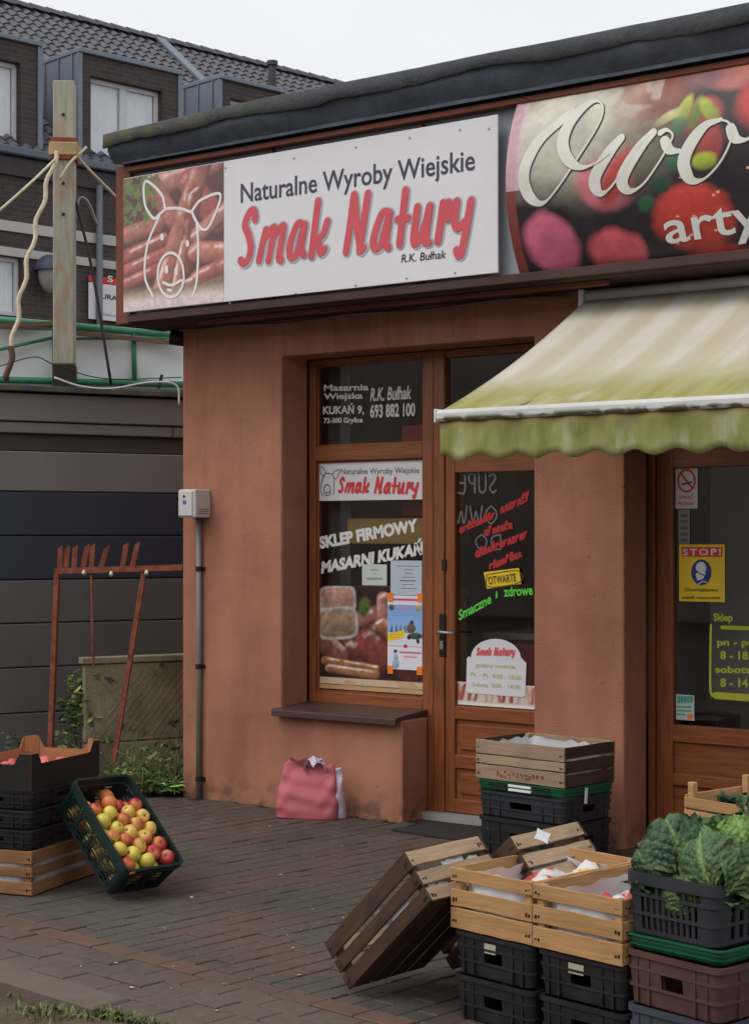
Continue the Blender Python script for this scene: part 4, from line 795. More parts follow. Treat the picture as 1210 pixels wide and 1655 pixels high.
for k in range(5): q = P(1099, 836 + k * 10, 1, YR - .0042); r_ = P(1111, 836 + k * 10, 1, YR - .0042); mb.quad((q[0], q[1], q[2]), (r_[0], q[1], q[2]), (r_[0], q[1], q[2] + .018), (q[0], q[1], q[2] + .018))
mb.build('print', plain('strip_print', S(112, 92, 96), .6), t, kind='stuff')
t = plate('mask_sign', 'yellow STOP sign with a blue masked head on the right-hand door', 'sign', 1096.5, 880, 1170.5, 972.5, YR - .004, YELLOW)
yz = YR - .0055; q0, q1 = P(1101, 884, 1, yz), P(1166, 900, 1, yz); MB().box(q0[0], q1[0], yz, yz + .001, q1[2], q0[2]).build('red_band', SREDP, t)
text('STOP!', (1103, 897.5), (1164, 897), (1103, 887), yz - .001, LWHITE, t, bold=.02, cap=(0, .72), spacing=1.3)
def disc(pts_px, y, m, par, nm='print'):
    l = [P(a, b, 1, y) for a, b in pts_px]; MB().add([tuple(v) for v in l], [tuple(range(len(l)))]).build(nm, m, par)
disc(ell(1132.5, 925, 16.5, 21)[:-1], yz, plain('sign_blue', S(44, 52, 130), .5), t); disc(ell(1132, 918, 8.5, 10)[:-1], yz - .0006, LWHITE, t); disc([(1123, 928), (1131, 922), (1140, 926), (1135, 936), (1126, 938)], yz - .0012, LWHITE, t)
strokes([[(1124, 922), (1132, 928), (1139, 930)], [(1126, 941), (1140, 935)]], yz - .0016, .006, MATS['sign_blue'], t, 'print'); strokes([[(1128, 944), (1134, 940), (1141, 941)]], yz - .0016, .005, LWHITE, t, 'print')
text('Obowiązkowo', (1105, 955.5), (1159, 956), (1105, 949.5), yz, MATS['olive_print'], t, bold=.02, cap=(0, .72)); text('załóż maseczkę', (1101, 967.5), (1163, 968.5), (1101, 962.5), yz, MATS['olive_print'], t, bold=.02, cap=(0, .72))
for body, x0, x1, yt, yb in (('Sklep', 1152, 1183, 991, 1003), ('pn - pt', 1158, 1215, 1032, 1043), ('8 - 18', 1163, 1208, 1052, 1065), ('sobota', 1155, 1213, 1076, 1087), ('8 - 14', 1163, 1208, 1096, 1109.5)): text(body, (x0, yb), (x1, yb + .8), (x0, yt), YR - .001, LIME, d2, bold=.03, cap=(0, .72))
strokes([[(1166, 1014), (1230, 1016)]], YR - .001, .02, LIME, d2, 'print'); strokes([[(1148, 1010), (1147, 1060), (1147, 1112), (1150, 1122), (1160, 1126), (1240, 1131)]], YR - .0012, .012, LIME, d2, 'print'); strokes([[(1156, 1124), (1240, 1130)]], YR - .0016, .036, LIME, d2, 'print')
t = plate('market_sticker', 'small teal and orange sticker in the lower corner of the right-hand door', 'sticker', 1091.5, 1123, 1121, 1164, YR - .003, plain('sticker_pale', S(186, 200, 200), .5), .0015)
q = lambda a, b: P(a, b, 1, YR - .0045)
for k in range(5): disc([(1093.5 + k * 5.2, 1125), (1098 + k * 5.2, 1125), (1098 + k * 5.2, 1134), (1095.7 + k * 5.2, 1137), (1093.5 + k * 5.2, 1134)], YR - .0045, plain('teal_print', S(70, 160, 140), .5), t)
strokes([[(1093, 1142), (1116, 1142.5)], [(1093, 1148), (1116, 1149)], [(1093, 1154), (1106, 1155)]], YR - .0045, .007, MATS['teal_print'], t, 'print'); disc(ell(1114, 1158, 5, 4.5)[:-1], YR - .0047, ORT, t)
# ================================================================ CRATES
def root_at(name, label, cat, xyz, yaw=0, pitch=0, roll=0, group=None):
    o = thing(name, label, cat, xyz, (roll, pitch, yaw), group); o.rotation_mode = 'XYZ'; return o
def slat(parent, a, b, w, th, m, nrm, name='slat', bow=.0):
    """board from a to b (local coords of the thing), width w across, thickness th along nrm; its own x runs along it"""
    a, b = Vector(a), Vector(b); d = b - a; l = d.length; d.normalize(); n = Vector(nrm).normalized(); s_ = n.cross(d)
    mb = MB(); k = 7; c = .0015; pts = []
    for i in range(k):
        x = l * i / (k - 1); bw = bow * math.sin(math.pi * i / (k - 1)); e0 = -w / 2 + random.uniform(-.0015, .0015); e1 = w / 2 + random.uniform(-.0015, .0015); t2 = th / 2
        for y, z in ((e0 + c, -t2), (e0, -t2 + c), (e0, t2 - c), (e0 + c, t2), (e1 - c, t2), (e1, t2 - c), (e1, -t2 + c), (e1 - c, -t2)): pts.append((x, y + bw * .3, z + bw))
    n8 = 8; mb.add(pts, [(i * n8 + j, i * n8 + (j + 1) % n8, (i + 1) * n8 + (j + 1) % n8, (i + 1) * n8 + j) for i in range(k - 1) for j in range(n8)] + [tuple(range(n8 - 1, -1, -1)), tuple((k - 1) * n8 + j for j in range(n8))])
    o = mb.build(name, m, parent, world=False); M = Matrix((d, s_, n)).transposed().to_4x4(); M.translation = a; o.matrix_basis = M; return o
def nails(mb, parent): 
    if mb.v: mb.build('nails', MATS['dark_metal'], parent, world=False, kind='stuff')
def wood_crate(label, xyz, yaw, L, W, H, mw, pitch=0, roll=0, lz=None, ez=None, liner=True, group=None, name='wooden_crate', mends=None, bow=0., lh=.9):
    """L along local x, W along local y, H up. lz / ez: slat bands (z0, z1) on the long (y) and end (x) sides"""
    t = root_at(name, label, 'crate', xyz, yaw, pitch, roll, group); th = .009; lz = lz or [(.012, .066), (.076, .128), (.138, H)]; ez = ez or lz; nm = MB()
    for y, ny in ((th / 2, -1), (W - th / 2, 1)):
        for z0, z1 in lz:
            slat(t, (0, y, (z0 + z1) / 2), (L, y, (z0 + z1) / 2), z1 - z0, th, mw, (0, ny, 0), bow=random.uniform(-.002, .002))
            for x in (.012, .024, L - .012, L - .024): nm.box(x - .0035, x + .0035, *((-.0015, .0) if ny < 0 else (W, W + .0015)), (z0 + z1) / 2 - .009 + random.uniform(-.006, .004), (z0 + z1) / 2 - .005 + random.uniform(.0, .006))
    me_ = mends or mw
    for x, nx_ in ((th / 2, -1), (L - th / 2, 1)):
        for z0, z1 in ez:
            slat(t, (x, th + .001, (z0 + z1) / 2), (x, W - th - .001, (z0 + z1) / 2), z1 - z0, th, me_, (nx_, 0, 0), bow=random.uniform(-.002, .002))
            for y in (.02, .032, W - .02, W - .032): nm.box(*((-.0015, .0) if nx_ < 0 else (L, L + .0015)), y - .0035, y + .0035, (z0 + z1) / 2 - .009 + random.uniform(-.006, .004), (z0 + z1) / 2 - .005 + random.uniform(.0, .006))
    for x in (th + .001, L - th - .029):
        for y in (th + .001, W - th - .029): MB().cbox(x, x + .028, y, y + .028, .0, H - .004, .003).build('corner_post', mw, t, world=False)
    nb = max(3, int(W / .075)); 
    for k in range(nb): y0 = .011 + (W - .022) * k / nb; slat(t, (.010, y0 + (W - .022) / nb / 2, .005), (L - .010, y0 + (W - .022) / nb / 2, .005), (W - .022) / nb - .008, .008, mw, (0, 0, -1), 'base_slat')
    nails(nm, t)
    if liner:
        mb = MB(); e = .041; pts = []; N = 48; h = H * lh
        for i in range(N):
            a = i / N * 4; s_ = int(a); f = a - s_; cx = [(e, e), (L - e, e), (L - e, W - e), (e, W - e)]; p0, p1 = cx[s_], cx[(s_ + 1) % 4]; x, y = p0[0] + (p1[0] - p0[0]) * f, p0[1] + (p1[1] - p0[1]) * f
            ox, oy = (x - L / 2) / L, (y - W / 2) / W
            for j in range(6):
                k = j / 5; q = random.uniform(-.004, .004) + (.020 if 0 < j < 5 else .0) * (0 if min(f, 1 - f) < .12 else 1); pts.append((x + (q if s_ == 1 else -q if s_ == 3 else 0), y + (-q if s_ == 0 else q if s_ == 2 else 0), .014 + (h - .014) * k + (random.uniform(-.008, .012) if j == 5 else 0)))
        mb.grid(pts, N, 6, True); mb.add([(e, e, .016), (L - e, e, .016), (L - e, W - e, .016), (e, W - e, .016)], [(0, 1, 2, 3)]); mb.build('liner', LINER, t, world=False, smooth=True)
    return t
def rrect(L, W, ins, r, subs, nc=3):
    """loop round a rectangle with corner arcs; returns points and (side, t) tags"""
    x0, x1, y0, y1 = ins, L - ins, ins, W - ins; r = max(r - ins * .3, .006); out = []
    cor = [((x1 - r, y0 + r), -90), ((x1 - r, y1 - r), 0), ((x0 + r, y1 - r), 90), ((x0 + r, y0 + r), 180)]; st = [((x0 + r, y0), (x1 - r, y0)), ((x1, y0 + r), (x1, y1 - r)), ((x1 - r, y1), (x0 + r, y1)), ((x0, y1 - r), (x0, y0 + r))]
    for s_ in range(4):
        (a, b), (c, d) = st[s_]
        for f in subs[s_ % 2]: out.append((a + (c - a) * f, b + (d - b) * f, s_, f))
        (cx, cy), a0 = cor[s_]
        for k in range(1, nc + 1): an = math.radians(a0 + 90 * k / (nc + 1)); out.append((cx + r * math.cos(an), cy + r * math.sin(an), -1, 0))
    return out
def plastic_shell(L, W, H, m, parent, r=.03, subs=None, hole=None, levels=None, name='body', taper=.016):
    subs = subs or ([0, .12, .3, .36, .64, .7, .88, 1], [0, .15, .3, .36, .64, .7, .85, 1])
    levels = levels or [(taper + .006, 0), (taper, .006), (taper * .75, H * .34), (taper * .75 - .006, H * .34), (taper * .75 - .006, H * .39), (taper * .75, H * .39), (taper * .4, H * .66), (.004, H * .66), (.004, H * .71), (.009, H * .71), (.008, H * .90), (.0, H * .90), (.0, H), (.012, H), (.016, H * .92), (.02, H * .66), (.024, H * .34), (.028, .008)]
    mb = MB(); loops = [rrect(L, W, i_, r, subs) for i_, z in levels]; n = len(loops[0])
    for lp, (i_, z) in zip(loops, levels): mb.v += [(q[0], q[1], z) for q in lp]
    for k in range(len(levels) - 1):
        for j in range(n):
            j2 = (j + 1) % n; A_, B_ = loops[k][j], loops[k][j2]
            if hole and A_[2] >= 0 and A_[2] == B_[2] and hole(A_[2], (A_[3] + B_[3]) / 2, (levels[k][1] + levels[k + 1][1]) / 2, k): continue
            mb.f.append((k * n + j, k * n + j2, (k + 1) * n + j2, (k + 1) * n + j))
    mb.f.append(tuple(range(n - 1, -1, -1))); mb.f.append(tuple((len(levels) - 1) * n + j for j in range(n)))
    return mb.build(name, m, parent, world=False)
def plastic_crate(label, xyz, yaw, L, W, H, m, group=None, slot=True, ribs=True, name='plastic_crate'):
    t = root_at(name, label, 'crate', xyz, yaw, group=group)
    h = (lambda s_, f, z, k: .36 < f < .64 and H * .40 < z < H * .65 and (k in (5, 15) )) if slot else None
    plastic_shell(L, W, H, m, t, hole=h)
    if ribs:
        mb = MB()
        for f in (.14, .26, .74, .86): mb.box(L * f - .003, L * f + .003, .005, .02, .008, H * .88).box(L * f - .003, L * f + .003, W - .02, W - .005, .008, H * .88)
        for f in (.18, .32, .68, .82): mb.box(.005, .02, W * f - .003, W * f + .003, .008, H * .88).box(L - .02, L - .005, W * f - .003, W * f + .003, .008, H * .88)
        mb.build('ribs', m, t, world=False, kind='stuff')
    return t
def rotz(yaw, dx, dy): return (math.cos(yaw) * dx - math.sin(yaw) * dy, math.sin(yaw) * dx + math.cos(yaw) * dy)
# ---- apples
def apple_mesh(seed):
    r = random.Random(seed); mb = MB(); nu, nv = 14, 10; pts = []
    sq = r.uniform(.86, .96); lob = r.uniform(.0, .03)
    for i in range(nu):
        for j in range(nv):
            th_ = math.pi * j / (nv - 1); ph = 2 * math.pi * i / nu; rr_ = .5 * (math.sin(th_) ** .9) * (1 + .08 * math.cos(th_)) * (1 + lob * math.cos(5 * ph)); z = .5 * sq * math.cos(th_)
            z -= .13 * math.exp(-(rr_ / .12) ** 2) * (1 if th_ < 1.2 else 0); z += .07 * math.exp(-(rr_ / .1) ** 2) * (1 if th_ > 2 else 0); pts.append((rr_ * math.cos(ph), rr_ * math.sin(ph), z))
    mb.grid(pts, nu, nv, True); return mb
def apple_mat(name, a, b, k0, k1):
    def ex(n, c, co, bs):
        s_ = sep(n, co); ng = n.nodes.new('ShaderNodeMath'); ng.operation = 'ADD'; n.links.new(mult(n, s_[0], 1.3), ng.inputs[0]); n.links.new(noise(n, co, 1.6, lo=0, hi=1.5), ng.inputs[1])
        f = mrange(n, ng.outputs[0], k0, k1); st = mixnode(n, mult(n, noise(n, co, 7., (3, 3, .4), .4, .65), .5), b, tuple(q * .55 for q in b)); c = mixnode(n, f, c, st)
        cr = n.nodes.new('ShaderNodeVectorMath'); cr.operation = 'LENGTH'; xy = n.nodes.new('ShaderNodeCombineXYZ'); n.links.new(s_[0], xy.inputs[0]); n.links.new(s_[1], xy.inputs[1]); n.links.new(xy.outputs[0], cr.inputs[0])
        return mixnode(n, mrange(n, cr.outputs['Value'], .13, .03), c, S(92, 84, 40))
    return mat(name, a, .32, var=.12, scale=2.5, extra=ex, spec=.5, rnd=.1)
AP = [apple_mat('yellow_apple', S(214, 196, 84), S(214, 130, 80), .95, 1.5), apple_mat('blush_apple', S(222, 178, 92), S(206, 92, 72), .5, 1.1), apple_mat('red_apple', S(206, 120, 70), S(190, 56, 58), -.1, .5), apple_mat('pink_apple', S(214, 110, 100), S(206, 84, 92), -.2, .6)]
AM = {}
def apple(loc, d, kind, label, group, seed=0):
    key = (kind, seed % 3)
    if key not in AM: AM[key] = apple_mesh(seed % 3).mesh('apple', AP[kind], True)
    o = link('apple', AM[key]); o.location = loc; o.scale = (d, d, d); o.rotation_euler = (random.uniform(-1.1, 1.1), random.uniform(-1.1, 1.1), random.random() * 6.28); return tag(o, label, 'apple', group)
AL = ['yellow apple in the tilted green crate', 'blushed yellow-red apple in the tilted green crate', 'deep red apple in the tilted green crate']
# ================================================================ LEFT STACK
ya = math.radians(15.5); oA = np.array([1.145, -2.712, 0])
def onA(dx, dy, z): q = rotz(ya, dx, dy); return (oA[0] + q[0], oA[1] + q[1], z)
wood_crate('worn wooden crate with pale liner on the paving under the black trays', onA(0, 0, .004), ya, .40, .60, .196, W_WARM, lz=[(.004, .058), (.082, .122), (.140, .194)], ez=[(.004, .058), (.082, .122), (.140, .194)])
for k in range(3): plastic_crate(('lowest', 'middle', 'topmost')[k] + ' of three black plastic trays under the apple carton', onA(.004 + random.uniform(-.004, .004), .004, .202 + k * .0865), ya + random.uniform(-.01, .01), .392, .592, .0855, PBLACK, 'black trays in the left stack')
zc = .202 + 3 * .0865 + .0005
cb = root_at('apple_carton', 'open black and brown cardboard tray with raised corner tabs holding apples', 'carton', onA(.01, .0, zc), ya)
L_, W_, h0, h1 = .385, .60, .115, .163
def wallpoly(n0):   # profile along a side: raised tabs at both ends
    return [(0, 0), (n0, 0), (n0, h1), (n0 - .055, h1), (n0 - .085, h0), (.085, h0), (.055, h1), (0, h1)]
hand_ = [(W_ * .0, 0)]
def cardwall(n0, M, cut=False):
    pl = wallpoly(n0)
    mo = MB(); mo.prism(pl, 0, .003); mi = MB(); mi.prism(pl, .0032, .0062)
    o = mo.build('side_panel', CBLACK, cb, world=False); i = mi.build('inner_panel', KRAFT, cb, world=False)
    o.matrix_basis = M; i.matrix_basis = M
T = Matrix.Translation; Rz = lambda a: Matrix.Rotation(a, 4, 'Z')
cardwall(L_ - .0002, T((.0001, .0, 0))); cardwall(L_, T((L_, W_, 0)) @ Rz(math.pi)); cardwall(W_ - .014, T((L_, .007, 0)) @ Rz(math.pi / 2)); cardwall(W_ - .014, T((0, W_ - .007, 0)) @ Rz(-math.pi / 2))
MB().box(.007, L_ - .007, .007, W_ - .007, .002, .006).build('base', KRAFT, cb, world=False)
for cx, cy, a in ((.0065, .0072, 0), (L_ - .0065, .0072, math.pi / 2), (L_ - .0065, W_ - .0072, math.pi), (.0065, W_ - .0072, -math.pi / 2)):
    o = MB().add([(0, .05, 0.007), (.05, 0, 0.007), (.05, 0, h1 + .006), (.03, .012, h1 + .009), (.012, .03, h1 + .009), (0, .05, h1 + .006), (.052, .003, .007), (.003, .052, .007), (.052, .003, h1 + .006), (.003, .052, h1 + .006)], [(0, 1, 2, 3, 4, 5), (7, 9, 8, 6)]).build('corner_gusset', KRAFT, cb, world=False); o.matrix_basis = T((cx, cy, 0)) @ Rz(a)
def pack(n, lo, hi, gdir, dm, seed, it=420):
    """let n balls settle in a box under gravity gdir; returns centres and radii"""
    r = np.random.default_rng(seed); rad = r.uniform(dm[0], dm[1], n) / 2; lo, hi = np.array(lo), np.array(hi); gdir = np.array(gdir)
    X_ = lo + rad[:, None] + r.random((n, 3)) * (hi - lo - 2 * rad[:, None]); X_ -= gdir * .05
    for k in range(it):
        X_ = X_ + gdir * .004 * (1 - k / it * .8)
        for q in range(3):
            D = X_[:, None] - X_[None]; d = np.sqrt((D ** 2).sum(-1)) + np.eye(n); ov = np.clip(rad[:, None] + rad[None] - d, 0, None) * (1 - np.eye(n)); X_ += (D / d[..., None] * ov[..., None] * .5).sum(1) * .8
            X_ = np.minimum(np.maximum(X_, lo + rad[:, None]), hi - rad[:, None])
    return X_, rad
AX, AR = pack(30, (.012, .012, .007), (L_ - .012, W_ - .012, .5), (0, 0, -1), (.070, .080), 4)
MCB = wm(cb)
for k in range(30): apple(MCB @ Vector(AX[k]), AR[k] * 2, 3, 'pinkish red apple in the ' + ('front', 'middle', 'back')[min(2, int(AX[k][1] / W_ * 3))] + ' ' + ('left', 'centre', 'right')[min(2, int(AX[k][0] / L_ * 3))] + ' of the open cardboard tray', 'apples in the cardboard tray', k)
q = onA(.2, -.003, zc + .06)
# ---- tilted apple crate
aG = thing('apple_crate', 'dark green mesh plastic crate of apples propped up at an angle on the paving', 'crate', (1.862, -2.480, .012)); aG.rotation_mode = 'XYZ'; aG.rotation_euler = (.773, .04, 1.526)
GL, GW, GH = .350, .524, .184
lv = [(.020, 0), (.016, .006)] + [(.016 - .010 * k / 20, .012 + k * .0068) for k in range(21)] + [(.004, .154), (.0, .154), (.0, GH), (.012, GH), (.016, .150)] + [(.022 - .004 * k / 20, .148 - k * .0068) for k in range(21)] + [(.026, .010)]
sb = [i / 40 for i in range(41)]; sb2 = [i / 60 for i in range(61)]
def hG(s_, f, z, k):
    if not (.014 < z < .146): return False
    nmed = 2 if s_ % 2 == 0 else 4; Ls = GL if s_ % 2 == 0 else GW; c = (f * nmed) % 1 - .5; cc = abs(c) * Ls / nmed; zz_ = z - .082
    if (cc / .056) ** 2 + (zz_ / .062) ** 2 < 1: return int((z - .012) / .0068) % 3 != 0
    cc2 = min(((f * nmed) % 1), 1 - ((f * nmed) % 1)) * Ls / nmed
    if (cc2 / .018) ** 2 + ((abs(zz_) - .045) / .018) ** 2 < 1: return int((z - .012) / .0068) % 2 == 0
    return False
plastic_shell(GL, GW, GH, PGREEN, aG, r=.035, subs=(sb, sb2), hole=hG, levels=lv)
mb = MB(); mb.box(.06, GL - .06, -.006, .0035, .158, .166).box(.06, GL - .06, GW - .0035, GW + .006, .158, .166).box(-.006, .0035, .08, GW - .08, .158, .166).box(GL - .0035, GL + .006, .08, GW - .08, .158, .166).build('grip_ledge', PGREEN, aG, world=False, kind='stuff')
MG = wm(aG)
mb = MB(); mb.box(.02, .05, -.003, -.0005, .17, .182).build('sticker', ORT, aG, world=False)
gl_ = (MG.to_3x3().transposed() @ Vector((0, 0, -1)))
AX, AR = pack(78, (.024, .024, .012), (GL - .024, GW - .026, GH + .012), tuple(gl_), (.064, .076), 9, 600)
for k in range(78):
    kind = random.choices([0, 1, 2], [.40, .42, .18])[0]
    if AX[k][1] > .36: kind = random.choice([1, 2, 2])
    px_ = ('left', 'middle', 'right')[min(2, int(AX[k][0] / GL * 3))]; py_ = ('lower', 'centre', 'upper')[min(2, int(AX[k][1] / .42 * 3))]; dp_ = 'on top' if AX[k][2] > .125 else 'buried'
    apple(MG @ Vector(AX[k]), AR[k] * 2, kind, ('yellow', 'blushed yellow-red', 'deep red')[kind] + ' apple ' + dp_ + ' in the ' + py_ + ' ' + px_ + ' of the tilted green crate', 'apples in the tilted green crate', k)
# ================================================================ STACK BY THE DOOR
yC = math.radians(-7.5); cC = P(910, 1276, 2, .3825); oC = np.array([cC[0] - .555 * math.cos(yC), cC[1] - .555 * math.sin(yC), 0])
def onC(dx, dy, z): q = rotz(yC, dx, dy); return (oC[0] + q[0], oC[1] + q[1], z)
plastic_crate('black plastic crate at the bottom of the stack beside the shop door', onC(.01, .005, 0.003), yC, .54, .40, .20, PBLACK)
plastic_crate('brownish black ribbed crate under the green one beside the shop door', onC(.008, .004, .204), yC + .01, .545, .405, .125, PGREY)
tg = plastic_crate('shallow green plastic crate with two white label strips beside the shop door', onC(.0, .0, .3295), yC, .56, .415, .052, PGREEN2, slot=False, ribs=False)
for z in (.012, .032): MB().cbox(.215, .355, -.001, .012, z, z + .012, .0015).build('label_strip', WHITE, tg, world=False)
mb = MB()
for z in (.014, .034): mb.box(.09, .20, -.0008, .008, z, z + .006).box(.37, .47, -.0008, .008, z, z + .006)
mb.build('slots', PBLACK, tg, world=False, kind='stuff')
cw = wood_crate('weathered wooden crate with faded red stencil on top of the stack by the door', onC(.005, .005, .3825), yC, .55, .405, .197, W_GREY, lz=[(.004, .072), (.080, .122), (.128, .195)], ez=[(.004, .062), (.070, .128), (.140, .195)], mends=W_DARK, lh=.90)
STEN = plain('faded_red_stencil', S(150, 78, 62), .9)
r = random.Random(5); mb = MB()
for kx in range(12):
    x = .13 + kx * .025
    for q in range(4): a = x + r.uniform(0, .014); z = .018 + r.uniform(0, .028); mb.box(a, a + r.uniform(.003, .009), -.0042, -.0034, z, z + r.uniform(.004, .012))
mb.build('stencil', STEN, cw, world=False, kind='stuff')
tag(MB().cbox(0, .02, -.002, .002, 0, .075, .001).build('paper_tag', WHITE), 'torn white paper tag hanging on the crate stack beside the door', 'tag'); o = bpy.data.objects['paper_tag']; o.location = onC(.558 + .006, .15, .30); o.rotation_euler = (.0, .1, yC + math.pi / 2)
# door mat
DM = mat('door_mat_rubber', S(46, 44, 46), .9, var=.2, scale=30, coord='World', bump=.6, bscale=200)
q = [P(632, 1340, 2, .012), P(697, 1329, 2, .012), (2.28, .12, .012), (2.44, -.35, .012)]
mb = MB(); mb.add([(v[0], v[1], .012) for v in q] + [(v[0], v[1], .002) for v in q], [(3, 2, 1, 0), (0, 1, 5, 4), (1, 2, 6, 5), (2, 3, 7, 6), (3, 0, 4, 7)])
bm_ = mb.build('door_mat', DM); tag(bm_, 'thin black rubber mat lying in front of the shop door', 'mat')
# ================================================================ FRONT ROWS
yD = -.171; oD = np.array([4.063, -3.079, 0])
def onD(dx, dy, z): q = rotz(yD, dx, dy); return (oD[0] + q[0], oD[1] + q[1], z)
for c, lab in ((0, 'left'), (1, 'right')):
    for k in range(2):
        o = plastic_crate(('lower' if k == 0 else 'upper') + ' black plastic crate under the ' + lab + '-hand pale wooden crate', onD(.002 + c * .362 + random.uniform(-.003, .003), .004, .003 + k * .1445), yD + random.uniform(-.008, .008), .352, .56, .1435, PBLACK, 'black crates under the pale wooden crates')
        if k == 1: MB().cbox(.14 if c == 0 else .13, .19, .0055, .0068, .088, .12, .0005).build('paper_label', plain('old_label', S(176, 172, 152), .8), o, world=False)
lzD = [(.004, .072), (.078, .132), (.160, .202)]; ezD = [(.004, .070), (.080, .135), (.155, .202)]
DL = [wood_crate('pale wooden crate on the left of the pair on black crates', onD(0, 0, .2925), yD, .353, .56, .204, W_LIGHT, lz=lzD, ez=lzD, lh=.85),
      wood_crate('pale wooden crate on the right of the pair, beside the cabbages', onD(.360, -.004, .2925), yD - .01, .355, .56, .204, W_LIGHT, lz=ezD, ez=ezD, lh=.85)]
# crumpled paper and bags lying inside the two pale crates
def crumple(w, l, amp, seed, nx=14, ny=18):
    r = np.random.default_rng(seed); ph = r.random((5, 3)) * 6; pts = []
    for i in range(nx):
        for j in range(ny):
            x = i / (nx - 1); y = j / (ny - 1); z = sum(abs(math.sin(ph[k][0] + x * (3 + 3 * k) + y * (4 * ph[k][1]))) * amp / (k + 1) for k in range(4)) * math.sin(math.pi * min(1, max(0, x))) ** .3; pts.append((x * w, y * l, z + r.uniform(-.003, .003)))
    return MB().grid(pts, nx, ny)
PRN = mat('printed_carrier', (.72, .70, .70), .45, var=.05, scale=3, extra=lambda n, c, co, bs: mixnode(n, noise(n, co, 5.5, lo=.56, hi=.60), mixnode(n, noise(n, co, 9, lo=.55, hi=.6), c, S(214, 190, 120)), S(190, 70, 74)))
for c, lab, dx, z in ((0, 'left', .05, .385), (1, 'right', .41, .365)):
    o = crumple(.26, .46, .05, 3 + c).build('carrier_bag', PRN, None, smooth=True); o.location = onD(dx, .05, z); o.rotation_euler = (0, .0, yD); tag(o, 'crumpled white and red carrier bag inside the ' + lab + '-hand pale crate', 'bag')
o = crumple(.2, .10, .02, 9).build('paper_sheet', LINER, None, smooth=True); o.location = onD(.42, .42, .462); o.rotation_euler = (.1, -.12, yD + .2); tag(o, 'white paper lying over the back of the right-hand pale crate', 'paper')
# ---- leaning crates
lzB = [(.002, .052), (.066, .112), (.128, .188)]; ezB = [(.002, .050), (.062, .112), (.135, .188)]
def tilted(label, org):
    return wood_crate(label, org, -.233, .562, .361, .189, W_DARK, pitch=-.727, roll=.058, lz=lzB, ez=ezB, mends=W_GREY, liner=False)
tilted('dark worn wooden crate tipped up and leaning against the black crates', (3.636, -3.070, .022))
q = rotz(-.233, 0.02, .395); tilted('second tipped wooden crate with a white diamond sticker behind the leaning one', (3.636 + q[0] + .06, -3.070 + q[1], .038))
c2 = [o for o in bpy.data.objects if o.type == 'EMPTY' and 'diamond' in str(o.get('label', ''))][0]
mb = MB(); mb.add([(.5645, .15 + (.045 if k_ % 2 == 0 else .028) * math.cos(a), .163 + (.034 if k_ % 2 == 0 else .021) * math.sin(a)) for k_, a in enumerate(np.linspace(0, 2 * math.pi, 9)[:-1])] , [tuple(range(8))]).build('sticker', WHITE, c2, world=False)
c1 = [o for o in bpy.data.objects if o.type == 'EMPTY' and 'dark worn wooden crate tipped' in str(o.get('label', ''))][0]
for (x, y, z, w, h, ax_) in ((.556, .20, .112, .10, .05, 'x'), (.556, .08, .055, .10, .016, 'x'), (.556, .29, .125, .05, .012, 'x'), (.40, .006, .058, .11, .02, 'y'), (.30, .006, .118, .03, .012, 'y')):
    mb = MB(); n_ = 7; mb.grid([((x - .012, y + w * (i / (n_ - 1) - .5), z + h * (j - .5) + random.uniform(-.004, .004)) if ax_ == 'x' else (x + w * (i / (n_ - 1) - .5), y + .006, z + h * (j - .5) + random.uniform(-.003, .003))) for i in range(n_) for j in (0, 1)], n_, 2).build('paper_scrap', LINER, c1, world=False)
# ---- low props under the leaning pair
plastic_crate('black plastic crate lying behind the leaning wooden crates', (3.95, -2.47, .003), -.2, .36, .55, .14, PBLACK)
# ================================================================ CABBAGE STACK
yE = math.radians(-12.2); oE = P(1006, 1505, 2, .40)
def onE(dx, dy, z): q = rotz(yE, dx, dy); return (oE[0] + q[0], oE[1] + q[1], z)
plastic_crate('slate grey plastic crate at the bottom of the cabbage stack', onE(.005, .0, .003), yE, .36, .56, .185, PSLATE)
plastic_crate('brown plastic crate in the middle of the cabbage stack', onE(.0, .0, .1895), yE - .03, .365, .56, .162, PBROWN)
plastic_crate('flat dark green plastic crate directly under the cabbage crate', onE(.0, .0, .3525), yE + .02, .36, .56, .046, PGREEN2, slot=False, ribs=False)
eC = root_at('cabbage_crate', 'charcoal plastic crate heaped with savoy cabbages on the right', 'crate', onE(0, 0, .3995), yE)
EL, EW, EH = .345, .56, .185
def hE(s_, f, z, k):
    w = .30 < f < .70
    if .126 < z < .150 and (.10 < f < .90) and not (.28 < f < .32 or .68 < f < .72): return True
    return (z < .06 and z > .02 or .07 < z < .115) and int(f * 24) % 2 == 0 and .1 < f < .9
lvE = [(.018, 0), (.014, .006), (.013, .02), (.010, .06), (.006, .06), (.006, .07), (.010, .07), (.008, .115), (.004, .115), (.004, .126), (.007, .126), (.006, .15), (.0, .15), (.0, EH), (.012, EH), (.014, .15), (.016, .126), (.018, .115), (.02, .07), (.021, .06), (.023, .02), (.026, .008)]
sbe = [i / 24 for i in range(25)]
plastic_shell(EL, EW, EH, PGREY, eC, r=.035, subs=(sbe, sbe), hole=hE, levels=lvE)
